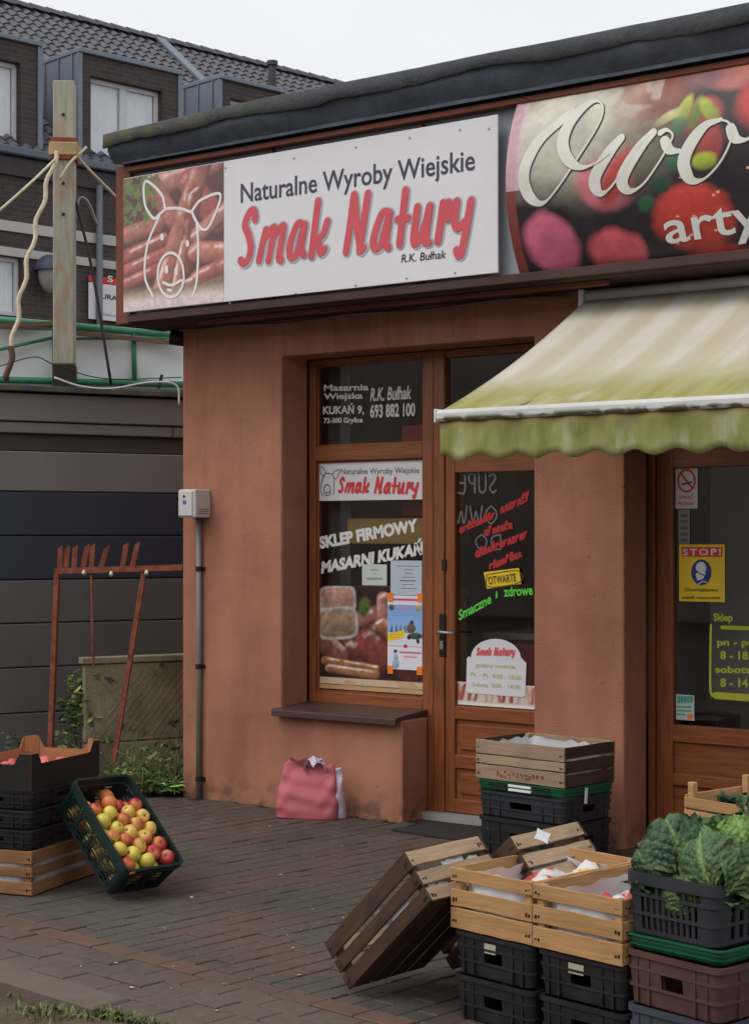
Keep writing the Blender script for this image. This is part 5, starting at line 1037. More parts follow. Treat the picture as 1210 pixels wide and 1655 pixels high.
# ---- savoy cabbages
def cab_mat(name, dark, mid, vein):
    m = bpy.data.materials.new(name); m.use_nodes = True; n = m.node_tree; b = n.nodes['Principled BSDF']; a = n.nodes.new('ShaderNodeAttribute'); a.attribute_name = 'Col'
    s_ = n.nodes.new('ShaderNodeSeparateColor'); n.links.new(a.outputs['Color'], s_.inputs[0]); t_ = n.nodes.new('ShaderNodeTexCoord'); nn = noise(n, t_.outputs['Object'], 16, lo=.35, hi=.65)
    c = mixnode(n, nn, dark, mid); c = mixnode(n, s_.outputs[1], c, S(150, 178, 92)); c = mixnode(n, s_.outputs[0], c, vein); n.links.new(c, b.inputs['Base Color']); b.inputs['Roughness'].default_value = .45; b.inputs['Specular IOR Level'].default_value = .35
    bt = n.nodes.new('ShaderNodeTexVoronoi'); bt.inputs['Scale'].default_value = 70; n.links.new(t_.outputs['Object'], bt.inputs['Vector']); bp = n.nodes.new('ShaderNodeBump'); bp.inputs['Strength'].default_value = .9; bp.inputs['Distance'].default_value = .006; n.links.new(bt.outputs['Distance'], bp.inputs['Height']); bp.invert = True; n.links.new(bp.outputs[0], b.inputs['Normal'])
    return m
CABD = cab_mat('savoy_dark', S(24, 46, 40), S(46, 76, 60), S(116, 140, 84)); CABM = cab_mat('savoy_mid', S(32, 60, 42), S(58, 92, 54), S(130, 152, 88)); CABL = cab_mat('savoy_light', S(70, 110, 50), S(104, 144, 66), S(160, 178, 108))
def savoy_leaf(R0, spread, phi, flare, seed, nx=37, ny=41):
    """a leaf wrapped round a ball of radius R0: s across, t from the stalk to the rim"""
    r = np.random.default_rng(seed); ph = r.random(10) * 6.28; pts = []; vein = []
    for i in range(nx):
        for j in range(ny):
            s_ = i / (nx - 1) * 2 - 1; t = j / (ny - 1); prof = min(1., .16 + 1.5 * t) * (1 - .55 * max(0, (t - .62) / .38) ** 2.4)
            az = s_ * spread * prof; po = phi * t * (1 - .10 * abs(s_) ** 2.5 * t); edge = max(abs(s_) ** 5, max(0, (t - .8) / .2) ** 2)
            rr = R0 * (1 + flare * t ** 2.2 + flare * .35 * abs(s_) ** 2 * t)
            rr += R0 * .11 * edge * (math.sin(az * 9 + ph[0] + t * 4) + .6 * math.sin(t * 15 + s_ * 4 + ph[1]))
            v = t - .42 * abs(s_) ** .9; mid = math.exp(-(s_ * prof * 11 / (1.35 - t)) ** 2); kk = (v * 6.5 + .25) % 1; sv = math.exp(-((kk - .5) / .10) ** 2) * (.85 - .5 * abs(s_)) * min(1, t * 5)
            k2 = (abs(s_) * 6 + v * 5 + .5 * math.sin(t * 9 + ph[2])) % 1; k3 = (abs(s_) * 7 - v * 9) % 1; tv = max(math.exp(-((k2 - .5) / .13) ** 2), math.exp(-((k3 - .5) / .13) ** 2)) * .5
            ve_ = min(1, max(mid, sv, tv)); rr += R0 * (.075 * (1 - ve_) * min(1, t * 5) + .035 * math.sin(az * 23 + ph[3]) * math.sin(po * 21 + ph[4]))
            pts.append((rr * math.sin(po) * math.cos(az), rr * math.sin(po) * math.sin(az), -rr * math.cos(po))); vein.append((min(1, max(mid, sv * .7, tv * .55)), max(0, .8 - t * 2.2) * .6 + edge * .12))
    return MB().grid(pts, nx, ny), vein
def leaf_obj(parent, R0, spread, phi, flare, seed, m, M):
    mb, vein = savoy_leaf(R0, spread, phi, flare, seed); me = mb.mesh('leaf', m, True); at = me.color_attributes.new('Col', 'FLOAT_COLOR', 'POINT'); at.data.foreach_set('color', np.array([(a, b, 0, 1) for a, b in vein], dtype=float).ravel())
    o = link('leaf', me, parent, world=False); o.matrix_basis = M; return o
def cabbage(label, loc, d, yaw, tilt, seed, mats, n_out=5, open_=1.):
    t = root_at('savoy_cabbage', label, 'cabbage', loc, yaw, 0, tilt, 'savoy cabbages in the charcoal crate'); r = random.Random(seed); R_ = d / 2
    for k in range(4): leaf_obj(t, R_ * (.80 + .03 * k), 1.05, math.radians(168), -.03, seed * 31 + k, mats[2] if k < 2 else mats[1], Rz(k * 1.65 + r.uniform(-.2, .2)))
    for k in range(n_out): leaf_obj(t, R_ * (.95 + .035 * k), r.uniform(.85, 1.05), math.radians(r.uniform(104, 126)), r.uniform(.06, .34) * open_, seed * 57 + k, mats[0] if k % 3 else mats[1], Rz(k * 2 * math.pi / n_out * 1.0 + r.uniform(-.25, .25)))
    mb = MB(); nu, nv = 18, 10; mb.grid([(R_ * .62 * math.sin(math.pi * j / (nv - 1)) * math.cos(2 * math.pi * i / nu), R_ * .62 * math.sin(math.pi * j / (nv - 1)) * math.sin(2 * math.pi * i / nu), -R_ * .62 * math.cos(math.pi * j / (nv - 1))) for i in range(nu) for j in range(nv)], nu, nv, True); me = mb.mesh('heart', CABL, True); me.color_attributes.new('Col', 'FLOAT_COLOR', 'POINT'); link('heart', me, t, world=False)
    return t
zr = .3995; yw = math.radians(217)
cabbage('dark savoy cabbage with big ribbed leaf nearest the wooden crates', onE(.088, .115, zr + .220), .220, yw + .35, .95, 3, (CABD, CABD, CABM), 5, .8)
cabbage('savoy cabbage with a large veined leaf at the right picture edge', onE(.275, .110, zr + .205), .195, yw - .3, 1.0, 5, (CABM, CABD, CABM), 5, .8)
cabbage('low savoy cabbage at the front corner of the charcoal crate', onE(.190, .075, zr + .120), .140, yw, 1.3, 8, (CABM, CABM, CABL), 4, .6)
cabbage('light green opened savoy cabbage in the middle of the crate', onE(.225, .255, zr + .275), .165, yw + .4, .5, 11, (CABL, CABL, CABL), 5, 1.5)
cabbage('dark savoy cabbage at the back left of the charcoal crate', onE(.075, .310, zr + .235), .185, yw + 1.0, .7, 13, (CABD, CABM, CABM), 6, 2.4)
cabbage('dark savoy cabbage at the back right of the charcoal crate', onE(.300, .400, zr + .300), .195, yw - .6, .8, 17, (CABD, CABD, CABM), 5, 1.2)
cabbage('small dark savoy cabbage deep in the left side of the charcoal crate', onE(.090, .220, zr + .110), .150, yw, .6, 19, (CABD, CABD, CABD), 4, .4)
cabbage('small dark savoy cabbage deep in the right side of the charcoal crate', onE(.260, .230, zr + .110), .150, yw, .6, 23, (CABD, CABD, CABD), 4, .4)
# ---- tray behind with corner posts
tq = P(1106, 1292, 2, .60); yT = math.radians(-14)
tr = root_at('wooden_tray', 'shallow pale wooden tray with tall corner posts behind the cabbages', 'crate', (tq[0], tq[1], .52), yT)
for y in (0, .36):
    for z0, z1 in ((.0, .042), (.05, .09)): slat(tr, (0, y, (z0 + z1) / 2), (.56, y, (z0 + z1) / 2), z1 - z0, .007, W_LIGHT, (0, -1, 0))
for x in (0, .56):
    for z0, z1 in ((.0, .05), (.058, .10)): slat(tr, (x, .005, (z0 + z1) / 2), (x, .355, (z0 + z1) / 2), z1 - z0, .007, W_LIGHT, (1, 0, 0))
    for y in (.022, .338): MB().cbox(x + (.005 if x == 0 else -.033), x + (.033 if x == 0 else -.005), y - .014, y + .014, .0, .145, .003).build('corner_post', W_LIGHT, tr, world=False)
for k in range(5): slat(tr, (.004, .04 + k * .07, .004), (.556, .04 + k * .07, .004), .055, .006, W_LIGHT, (0, 0, 1), 'base_slat')
DKV = mat('dark_kale', S(44, 58, 50), .6, var=.4, scale=9, col2=S(70, 92, 66), island=.3)
for kk, (dx, dy) in enumerate(((.14, .12), (.32, .16), (.46, .25), (.2, .27))):
    mb = MB(); r = random.Random(kk)
    for k in range(70): a = r.random() * 6.28; e = r.uniform(0, 1.4); leaf(mb, (.02 * math.cos(a), .02 * math.sin(a), r.uniform(0, .03)), r.uniform(.06, .10), r.uniform(.02, .035), a, e, r.uniform(-.6, .6))
    o = mb.build('kale_bunch', DKV); q = rotz(yT, dx, dy); o.location = (tq[0] + q[0], tq[1] + q[1], .53); tag(o, ('dark leafy kale bunch at the left end of the wooden tray', 'dark leafy kale bunch in the middle front of the wooden tray', 'dark leafy kale bunch at the right end of the wooden tray', 'dark leafy kale bunch at the back of the wooden tray')[kk], 'kale')
for k in range(2): plastic_crate(('lower' if k == 0 else 'upper') + ' black plastic crate under the wooden tray behind the cabbages', (tq[0] + .005, tq[1] + .003, .003 + k * .2585), yT, .55, .36, .2575, PBLACK, 'crates under the wooden tray')
# ================================================================ BAGS AGAINST THE WALL
def bag(name, label, loc, yaw, w, h, d, m, seed, lean=.0, top=None):
    nu, nv = 56, 30; pts = []; r = np.random.default_rng(seed); ph = r.random(12) * 6.28
    for i in range(nu):
        a = 2 * math.pi * i / nu
        for j in range(nv):
            v = j / (nv - 1); ww = w * .5 * (1 - .16 * v ** 1.6) * (1 + .03 * math.sin(5 * v + ph[0])); dd = d * .5 * (1 - v ** 2.2 * .82) * (.55 + .45 * math.sin(math.pi * min(1, .25 + v * .8))); e = .42
            x = ww * math.copysign(abs(math.cos(a)) ** e, math.cos(a)); y = dd * math.copysign(abs(math.sin(a)) ** .8, math.sin(a)); z = h * v
            z += .012 * v * math.sin(x * 22 + ph[1]) + (.010 * math.sin(x * 47 + ph[2]) if v > .85 else 0)
            wr = .006 * math.sin(x * 30 + z * 26 + ph[3]) + .0045 * math.sin(x * 55 - z * 40 + ph[4]) + .004 * math.sin(z * 70 + ph[5] + x * 12); y += wr * (1 if math.sin(a) < 0 else .6) * min(1, v * 5); y += lean * v
            if v < .06: z *= .6
            pts.append((x, y, z))
    mb = MB().grid(pts, nu, nv, True); mb.f.append(tuple(i * nv for i in range(nu))); mb.f.append(tuple(i * nv + nv - 1 for i in range(nu - 1, -1, -1)))
    t = root_at(name, label, 'bag', loc, yaw); mb.build('body', m, t, world=False, smooth=True); return t
PINK = mat('pink_bag_cloth', S(184, 98, 106), .6, var=.1, scale=5, spec=.3, bump=.2, bscale=25); LIL = mat('lilac_bag_film', S(206, 190, 212), .4, var=.1, scale=8, spec=.5, bump=.4, bscale=18)
bp = P(484, 1325, 2, 0); bw = P(528, 1322, 2, 0)
t = bag('pink_bag', 'full pink cloth bag standing against the terracotta wall', (bp[0], bp[1] + .07, 0.002), math.radians(22), .36, .30, .13, PINK, 4, lean=.03)
mb = MB(); pts = []
for i in range(22):
    for j in range(3): u = i / 21; pts.append((-.10 + .19 * u, .02 - .012 * j + .006 * math.sin(u * 19), .285 + .022 * j + .010 * math.sin(u * 11 + j)))
mb.grid(pts, 22, 3).build('folded_rim', PINK, t, world=False, smooth=True)
t = bag('white_bag', 'crumpled lilac-white plastic bag tucked behind the pink bag', (bp[0] + .058, bp[1] + .150, 0.002), math.radians(18), .25, .27, .11, LIL, 8, lean=-.01)
mb = crumple(.13, .06, .045, 21, 14, 8); o = mb.build('frill', LIL, t, world=False, smooth=True); o.location = (-.10, -.075, .262)
# ================================================================ GARAGE WITH PANELS, FENCE, GATE
GF = Frame(150, 12.1, 66)
garage = thing('panel_garage', 'low dark garage clad in wide grey panels behind the fence', 'garage', GF.w(0, 0, 0))
PG1 = mat('taupe_panel', S(126, 121, 118), .5, var=.06, scale=2, coord='World'); PG2 = mat('navy_panel', S(56, 62, 74), .45, var=.06, scale=2, coord='World'); PG3 = mat('slate_panel', S(100, 98, 98), .45, var=.08, scale=2, coord='World'); PG4 = mat('dark_brown_panel', S(76, 69, 65), .6, var=.08, scale=2, coord='World')
def gz(py): return GF.p(150, py)[1]
gs0, gs1 = -2.2, 3.6; MG_ = Matrix.Translation(tuple(GF.o)) @ Matrix.Rotation(GF.rot, 4, 'Z')
rows = [(640, 684, PG1, 0), (686, 703, PG1, .012), (704, 731, PG4, .05), (732, 795, PG1, 0), (796.5, 865, PG2, 0), (866.5, 935, PG2, 0), (936.5, 1004, PG3, 0), (1005.5, 1074, PG3, 0), (1075.5, 1146, PG3, 0), (1147.5, 1218, PG3, 0)]
for a, b, m, t in rows: MB().cbox(gs0, gs1, t, t + .05, gz(b), gz(a), .006, MG_).build('panel', m, garage)
MB().box(gs0, gs1, .06, 4.5, 0, gz(642), MG_).build('wall', PG4, garage)
MB().cbox(gs0, gs1, .0, .05, -.05, gz(1219), .005, MG_).build('plinth', PG3, garage)
rf = MB().cbox(gs0 - .05, gs1, -.04, 4.6, gz(637), gz(628), .004, MG_).build('roof', FELTTOP, garage)
zr0 = gz(628)
ss = GF.p(278, 690, .012)[0]; MB().box(ss, ss + .012, .008, .013, gz(703), gz(686), MG_).build('joint', PG4, garage)
# ---- pole on the garage roof with ropes
def gw(px, py, t): s_, z = GF.p(px, py, t); return tuple(GF.w(s_, t, z))
pole = thing('timber_pole', 'weathered square timber pole with rusty band standing on the garage roof', 'pole', gw(105, 627, .3))
PW = mat('weathered_pole_wood', S(166, 162, 146), .9, var=.18, scale=5, st=(8, 8, .8), bump=.3, extra=lambda n, c, co, bs: mixnode(n, mult(n, noise(n, co, 6, (2, 2, .8), .55, .7), .6), c, S(172, 120, 78)))
base = GF.p(105, 622, .3); zt_ = GF.p(105, 134, .3)[1]; hw = .074
def pbox(z0, z1, e, m, nm): s0 = base[0]; return MB().cbox(-hw - e, hw + e, -hw - e, hw + e, z0, z1, .006, Matrix.Translation(tuple(GF.w(s0, .3, 0))) @ Matrix.Rotation(ANG + .06, 4, 'Z')).build(nm, m, pole)
zz1 = GF.p(105, 590, .3)[1]; pbox(zr0 - .02, zz1, .004, plain('charred_base', S(52, 46, 44), .9), 'base'); pbox(zz1 + .0005, zt_, 0, PW, 'shaft')
zc1, zc0 = GF.p(105, 226, .3)[1], GF.p(105, 262, .3)[1]; pbox(zc0, zc1, .018, RUST, 'band'); pbox(zc0 + .03, zc1 - .035, .026, mat('old_board', S(176, 150, 112), .9, var=.25, scale=9), 'band_board')
for py in (185, 296, 346): c = gw(103, py, .3 - hw - .006); MB().tube([c, (c[0], c[1], c[2])][:1] + [tuple(np.array(c) + GF.n * .008)], .012, 8).build('bolt', DKMETAL, pole)
ROPE = mat('frayed_rope', S(206, 194, 168), .95, var=.2, scale=20, bump=.3)
def rope(name, label, pts, r, m=ROPE, cat='rope', n=6): return tag(MB().tube(catmull([np.array(q) for q in pts], 6), r, n).build(name, m, None, smooth=True), label, cat)
rope('rope', 'twisted pale rope slanting from the pole band to the roof rail', [gw(92 - 74 * k / 24 + 3.2 * math.sin(k * 1.35) - 6 * math.sin(k / 24 * 3.14), 245 + 327 * k / 24, .2 - .2 * k / 24) for k in range(25)], .0165)
rope('rope', 'straight pale wire from the pole band towards the left edge', [gw(92, 255, .2), gw(45, 300, 0), gw(-40, 375, -.1)], .009)
rope('rope', 'short pale rope from the pole band to the sign corner', [gw(122, 250, .25), gw(155, 285, .3), gw(200, 330, .5)], .010)
rope('rope', 'loose pale strip crossing the pole band', [gw(96, 290, .19), gw(115, 262, .18), gw(140, 238, .2)], .011)
rope('knot', 'brown knot of rope ends hanging above the roof edge', [gw(18, 560, .0), gw(20, 580, -.02), gw(10, 608, -.02), gw(12, 612, 0)], .022, plain('brown_rope', S(92, 70, 58), .9), 'knot')
rope('cable', 'dark stay cable slanting from the pole down to the roof', [gw(123, 325, .3), gw(150, 440, .2), gw(180, 622, .05)], .011, DKMETAL, 'cable')
rope('cable', 'grey looped cable hanging beside the pole', [gw(122, 360, .3), gw(128, 322, .3), gw(142, 326, .3), gw(158, 365, .35)], .010, METAL, 'cable')
rope('cable', 'white cable lying along the mossy roof edge', [gw(88, 610, .0), gw(130, 624, -.03), (gw(180, 628, -.03)), gw(240, 618, -.02), gw(284, 622, -.045), gw(290, 655, -.05)], .007, WHITE, 'cable')
rope('cable', 'thin dark cable sagging across the roof rail', [gw(-10, 595, 0), gw(55, 577, 0), gw(90, 590, 0), gw(170, 612, 0), gw(293, 610, 0)], .004, DKMETAL, 'cable')
# ---- green rail frame with white sheeting on the roof
GRN = mat('green_paint_tube', S(62, 132, 98), .5, var=.2, scale=8); SHEET = mat('white_sheeting', S(240, 244, 248), .45, var=.05, scale=1.5, bump=.3, bscale=2.5)
rail = thing('roof_railing', 'green tube railing with white sheeting along the garage roof', 'railing', gw(150, 625, .45))
def gt(px, py, t=.42): s_, z = GF.p(px, py, t); return tuple(GF.w(s_, t, z))
MB().tube([gt(-60, 512), gt(275, 541)], .026, 8).build('rail', GRN, rail, smooth=True); MB().tube([gt(-60, 612), gt(310, 622)], .024, 8).build('rail', GRN, rail, smooth=True)
MB().tube([gt(-60, 578, .40), gt(85, 546, .40)], .014, 6).build('brace', GRN, rail, smooth=True); MB().tube([gt(85, 548, .40), gt(310, 546, .40)], .010, 6).build('brace', GRN, rail, smooth=True)
for px in (88, 216, 345): MB().tube([gt(px, 535), gt(px + 2, 622)], .018, 8).build('post', GRN, rail, smooth=True)
MB().beam(gt(-60, 530, .38), gt(95, 522, .38), .03, .03).build('batten', mat('old_batten', S(120, 98, 76), .9), rail); MB().beam(gt(120, 538, .38), gt(300, 556, .38), .03, .03).build('batten', MATS['old_batten'], rail)
pts = []
for i in range(30):
    for j in range(6): px = -60 + i * 14; py = 532 + (622 - 532) * j / 5 + px * .03; s_, z = GF.p(px, py, .46); pts.append(tuple(GF.w(s_, .46 + .03 * math.sin(px * .05) * math.sin(j * .7), z)))
MB().grid(pts, 30, 6).build('sheeting', SHEET, rail, smooth=True)
simple('roof_peg', 'short dark peg sticking up at the right of the roof edge', 'peg', MB().tube([gw(256, 628, .02), gw(262, 606, .02)], .012, 6), DKMETAL)
# ---- concrete fence
CF = Frame(210, 11.05, 66)
def cz(py): return CF.p(210, py)[1]
MC_ = Matrix.Translation(tuple(CF.o)) @ Matrix.Rotation(CF.rot, 4, 'Z'); cs0 = CF.p(137, 1130)[0]; cs1 = CF.p(293, 1130)[0] + .28
fen = thing('concrete_fence', 'mossy precast concrete fence slabs joining the shop corner', 'fence', CF.w(cs0, 0, 0))
def conc(n, c, co, bs):
    c = mixnode(n, mult(n, noise(n, co, 4., lo=.5, hi=.62), .5), c, S(92, 86, 62)); c = mixnode(n, noise(n, co, 7., lo=.62, hi=.68), c, S(64, 58, 50))
    w = n.nodes.new('ShaderNodeTexWave'); w.wave_type = 'BANDS'; w.inputs['Scale'].default_value = 9; w.inputs['Distortion'].default_value = .5; mp = n.nodes.new('ShaderNodeMapping'); mp.inputs['Rotation'].default_value = (.6, 0, 0); n.links.new(co, mp.inputs[0]); n.links.new(mp.outputs[0], w.inputs[0]); return mixnode(n, mult(n, w.outputs['Fac'], .18), c, S(150, 146, 126))
CONC = mat('mossy_concrete', S(142, 134, 110), .95, var=.2, scale=5, coord='World', bump=.6, bscale=60, extra=conc)
MB().cbox(cs0, cs1, 0, .045, cz(1197), cz(1072), .006, MC_).build('slab', CONC, fen); MB().cbox(cs0, cs1, .002, .047, -.1, cz(1199), .006, MC_).build('slab', CONC, fen); MB().cbox(cs0 - .02, cs1, -.015, .06, cz(1071), cz(1060), .006, MC_).build('coping', CONC, fen)

mb = MB()                                                           # diamond mesh cast in the slab face
for k in range(-8, 40):
    for sg in (1, -1):
        z0, z1 = cz(1190), cz(1080); hgt = z1 - z0; sa = cs0 + k * .05; sb_ = sa + sg * hgt * .8
        if min(sa, sb_) < cs0 + .02 or max(sa, sb_) > cs1 - .02: continue
        mb.beam(CF.w(sa, -.001, z0), CF.w(sb_, -.001, z1), .004, .004)
mb.build('relief', CONC, fen, kind='stuff')
# ---- rusty gate frame with spikes
gate = thing('rusty_gate', 'rusty iron gate frame with crooked spikes beside the shop corner', 'gate', PD(92, 1260, 10.78) * np.array([1, 1, 0]))
def gd(px, py, k=None): return tuple(PD(px, py, 10.78 - (px - 92) / 200 * .16))
MB().beam(gd(90, 923), gd(296, 917), .03, .036).build('top_bar', RUST, gate); MB().beam(gd(93, 928), gd(82, 1215), .04, .03).build('post', RUST, gate); MB().beam(gd(148, 930), gd(151, 1075), .012, .012).build('bar', RUST, gate)
MB().beam(gd(233, 926), gd(184, 1232), .022, .03).build('diagonal_bar', RUST, gate)
for a, b, c, d in ((96, 917, 97, 886), (106, 917, 108, 887), (119, 914, 121, 886), (134, 914, 140, 884), (147, 917, 149, 883), (163, 914, 172, 886), (198, 912, 203, 881), (214, 912, 221, 880)):
    p0, p1 = np.array(gd(a - (c - a) * (922 - b) / (b - d), 922)) + WV * .022, np.array(gd(c, d)) + WV * .022; s_ = np.array(RV) * .016; mb = MB(); up_ = p1 + np.array([0, 0, .02])
    mb.add([p0 - s_, p0 + s_, p1 - s_, p1 + s_, up_ + s_] + [q + WV * .006 for q in (p0 - s_, p0 + s_, p1 - s_, p1 + s_, up_ + s_)], [(0, 1, 3, 4, 2), (7, 9, 8, 6, 5), (0, 5, 6, 1), (1, 6, 8, 3), (3, 8, 9, 4), (4, 9, 7, 2), (2, 7, 5, 0)]).build('spike', RUST, gate)
for px, py in ((137, 920), (181, 922), (238, 920)): c = gd(px, py); MB().tube([c, tuple(np.array(c) + np.array([.012, -.02, -.03]))], .012, 6).build('tie', plain('pale_tie', S(206, 204, 186), .8), gate)
# ---- climbing plant at the fence end
t = thing('climbing_plant', 'yellowing climber on the left end of the concrete fence', 'plant', tuple(PD(130, 1240, 11.2) * np.array([1, 1, 0]))); mb1, mb2_ = MB(), MB()
stem = [PD(128, 1225, 11.0), PD(122, 1180, 11.0), PD(130, 1130, 11.0), PD(142, 1090, 11.0), PD(145, 1062, 11.0)]
MB().tube(catmull(stem, 5), .006, 5).build('stem', mat('vine_stem', S(92, 78, 58), .9), t)
for k in range(150):
    px = random.gauss(126, 14); py = random.uniform(1085, 1215); c = PD(px + (1150 - py) * .08, py, 10.98 + random.uniform(-.06, .05)); leaf(mb1 if random.random() < .65 else mb2_, c, random.uniform(.04, .075), random.uniform(.015, .028), random.random() * 6.28, random.uniform(-.9, .6))
for k in range(40): c = PD(random.gauss(30, 14), random.uniform(1185, 1222), 11.3); leaf(mb1, c, random.uniform(.03, .06), random.uniform(.01, .02), random.random() * 6.28, random.uniform(-.6, .6))
for k in range(30): c = PD(random.gauss(108, 8), random.gauss(1140, 6), 11.0); leaf(mb1, c, random.uniform(.04, .06), random.uniform(.012, .02), random.random() * 6.28, random.uniform(-.6, .6))
mb1.build('foliage', WEED, t, kind='stuff'); mb2_.build('yellow_leaves', YLEAF, t, kind='stuff')
# ================================================================ BRICK HOUSE BEHIND
BF = Frame(100, 28., 80.7)
house = thing('brick_house', 'dark brick house with zinc clad dormers and grey tiled roof', 'house', BF.w(0, 0, 0))
MBm = Matrix.Translation(tuple(BF.o)) @ Matrix.Rotation(BF.rot, 4, 'Z')
def brick_extra(n, c, co, bs):
    t_ = n.nodes.new('ShaderNodeTexBrick'); t_.inputs['Scale'].default_value = 1.; t_.inputs['Brick Width'].default_value = .25; t_.inputs['Row Height'].default_value = .078; t_.inputs['Mortar Size'].default_value = .006
    t_.inputs['Color1'].default_value = S(78, 68, 68) + (1,); t_.inputs['Color2'].default_value = S(64, 56, 58) + (1,); t_.inputs['Mortar'].default_value = S(92, 86, 84) + (1,)
    s_ = sep(n, co); cb_ = n.nodes.new('ShaderNodeCombineXYZ'); n.links.new(s_[1], cb_.inputs[0]); n.links.new(s_[2], cb_.inputs[1]); n.links.new(cb_.outputs[0], t_.inputs['Vector']); return mixnode(n, .75, c, t_.outputs['Color'])
BRICK = mat('dark_brick', S(72, 64, 65), .9, var=.15, scale=5, coord='World', extra=brick_extra)
ZINC = mat('zinc_cladding', S(116, 126, 138), .45, var=.08, scale=3, coord='World', metal=.25); BAND = mat('pale_band', S(186, 184, 182), .8, var=.06, scale=3, coord='World'); PVC = plain('white_frame', (.62, .61, .64), .5)
def bz(py, px=100, t=0): return BF.p(px, py, t)[1]
def bs_(px, t=0): return BF.p(px, 300, t)[0]
zE = bz(256); s0, s1 = -5., 26.; zl = bz(0); 
w0a, w0b, w0t, w0bt = bs_(-60), bs_(36), BF.p(0, 412)[1], BF.p(0, 508)[1]
MB().box(s0, w0a, 0, .3, 0, zE - .1, MBm).box(w0b, s1, 0, .3, 0, zE - .1, MBm).box(w0a, w0b, 0, .3, w0t, zE - .1, MBm).box(w0a, w0b, 0, .3, 0, w0bt, MBm).build('wall', BRICK, house)
MB().box(s0, s1, 8, 8.3, 0, zE, MBm).box(s0, s0 + .3, .31, 7.99, 0, zE, MBm).box(s0 + .31, s1, .31, 7.99, 0, .2, MBm).build('rear_wall', BRICK, house)
MB().cbox(s0, s1, -.16, -.001, zE - .10, zE + .03, .02, MBm).build('gutter', plain('house_gutter', S(96, 104, 116), .5), house)
MB().cbox(s0, s1, -.06, -.0005, zE - .42, zE - .12, .01, MBm).build('eaves_board', mat('dark_fascia', S(62, 58, 60), .7, coord='World'), house)
for pa, pb in ((355, 372), (398, 412)): MB().cbox(s0, s1, -.03, -.0008, BF.p(0, pb)[1], BF.p(0, pa)[1], .004, MBm).build('pale_band', BAND, house)
def window(s_a, s_b, z0, z1, t, par, nm='window', mull=True):
    f = .07; M = MBm; wd = MB().cbox(s_a, s_a + f, t, t + .06, z0, z1, .004, M).build(nm, PVC, par)
    for a, b, c, d in ((s_b - f, s_b, z0, z1), (s_a + f, s_b - f, z0, z0 + f), (s_a + f, s_b - f, z1 - f, z1)): MB().cbox(a, b, t, t + .06, c, d, .004, M).build('frame', PVC, wd)
    xs_ = [s_a + f, s_b - f]
    if mull: m_ = (s_a + s_b) / 2; MB().cbox(m_ - .06, m_ + .06, t + .002, t + .058, z0 + f, z1 - f, .004, M).build('mullion', PVC, wd); xs_ = [s_a + f, m_ - .06, m_ + .06, s_b - f]
    for a, b in zip(xs_[::2], xs_[1::2]):
        MB().box(a, b, t + .03, t + .036, z0 + f, z1 - f, M).build('pane', BGLASS, wd)
        MB().grid([tuple(MBm @ Vector((a + (b - a) * i / 16, t + .075 + .004 * math.sin(i * 1.9), z))) for i in range(17) for z in (z0 + f, z1 - f)], 17, 2).build('curtain', plain('net_curtain', (.88, .9, .93), .8), wd)
    return wd
window(w0a + .002, w0b - .002, w0bt + .002, w0t - .002, .10, house)
MB().box(w0a, w0b, .32, .36, w0bt, w0t, MBm).build('blind', plain('blind_grey', S(130, 142, 146), .8), house)
# roof planes
tr_, zR = 5.0, None
d_ = BF.p(100, 24, tr_); zR = d_[1]
# each dormer is a part with sub-parts
def dormer(pxl, pxr, ptop, py_at, wx0, wx1, wtop, wbot, depth=3.2):
    sa, sb_ = bs_(pxl), bs_(pxr); zt_d = BF.p(pxl, ptop)[1]; wa, wb_ = bs_(wx0), bs_(wx1); wt = BF.p(wx0, wtop)[1]; wbz = zE + .05
    M = MBm; d = MB().box(sa, wa, 0, .25, zE, zt_d, M).box(wb_, sb_, 0, .25, zE, zt_d, M).box(wa, wb_, 0, .25, wt, zt_d, M).build('dormer', BRICK, house)
    MB().cbox(sa - .05, sb_ + .05, -.06, depth, zt_d + .001, zt_d + .08, .01, M).build('dormer_roof', ZINC, d)
    mb = MB(); mb.box(sa - .03, sa - .002, .0, depth, zE - .1, zt_d, M)
    for k in range(8): mb.box(sa - .055, sa - .031, .15 + k * .4, .18 + k * .4, zE, zt_d, M)
    mb.build('cheek', ZINC, d); mb = MB(); mb.box(sb_ + .002, sb_ + .03, .0, depth, zE - .1, zt_d, M).build('cheek', ZINC, d)
    for s_ in (sa - .031, sb_ + .002): MB().cbox(s_ - .03, s_ + .06, -.03, -.0015, zE - .05, zt_d, .004, M).build('corner_trim', ZINC, d)
    window(wa + .002, wb_ - .002, wbz, wt - .002, .12, d)
    MB().cbox(wa, wb_, -.05, .1, zE + .0, wbz - .002, .004, M).build('sill', ZINC, d)
    MB().box(wa, wb_, .9, .95, zE, wt, M).build('room_wall', plain('room_grey', S(150, 150, 150), .9), d)
    return d
dormer(130, 289, 85, 0, 147, 263, 122, 265); dormer(-110, 63, 36, 0, -90, 34, 75, 245); dormer(356, 455, 128, 0, 372, 440, 158, 270)
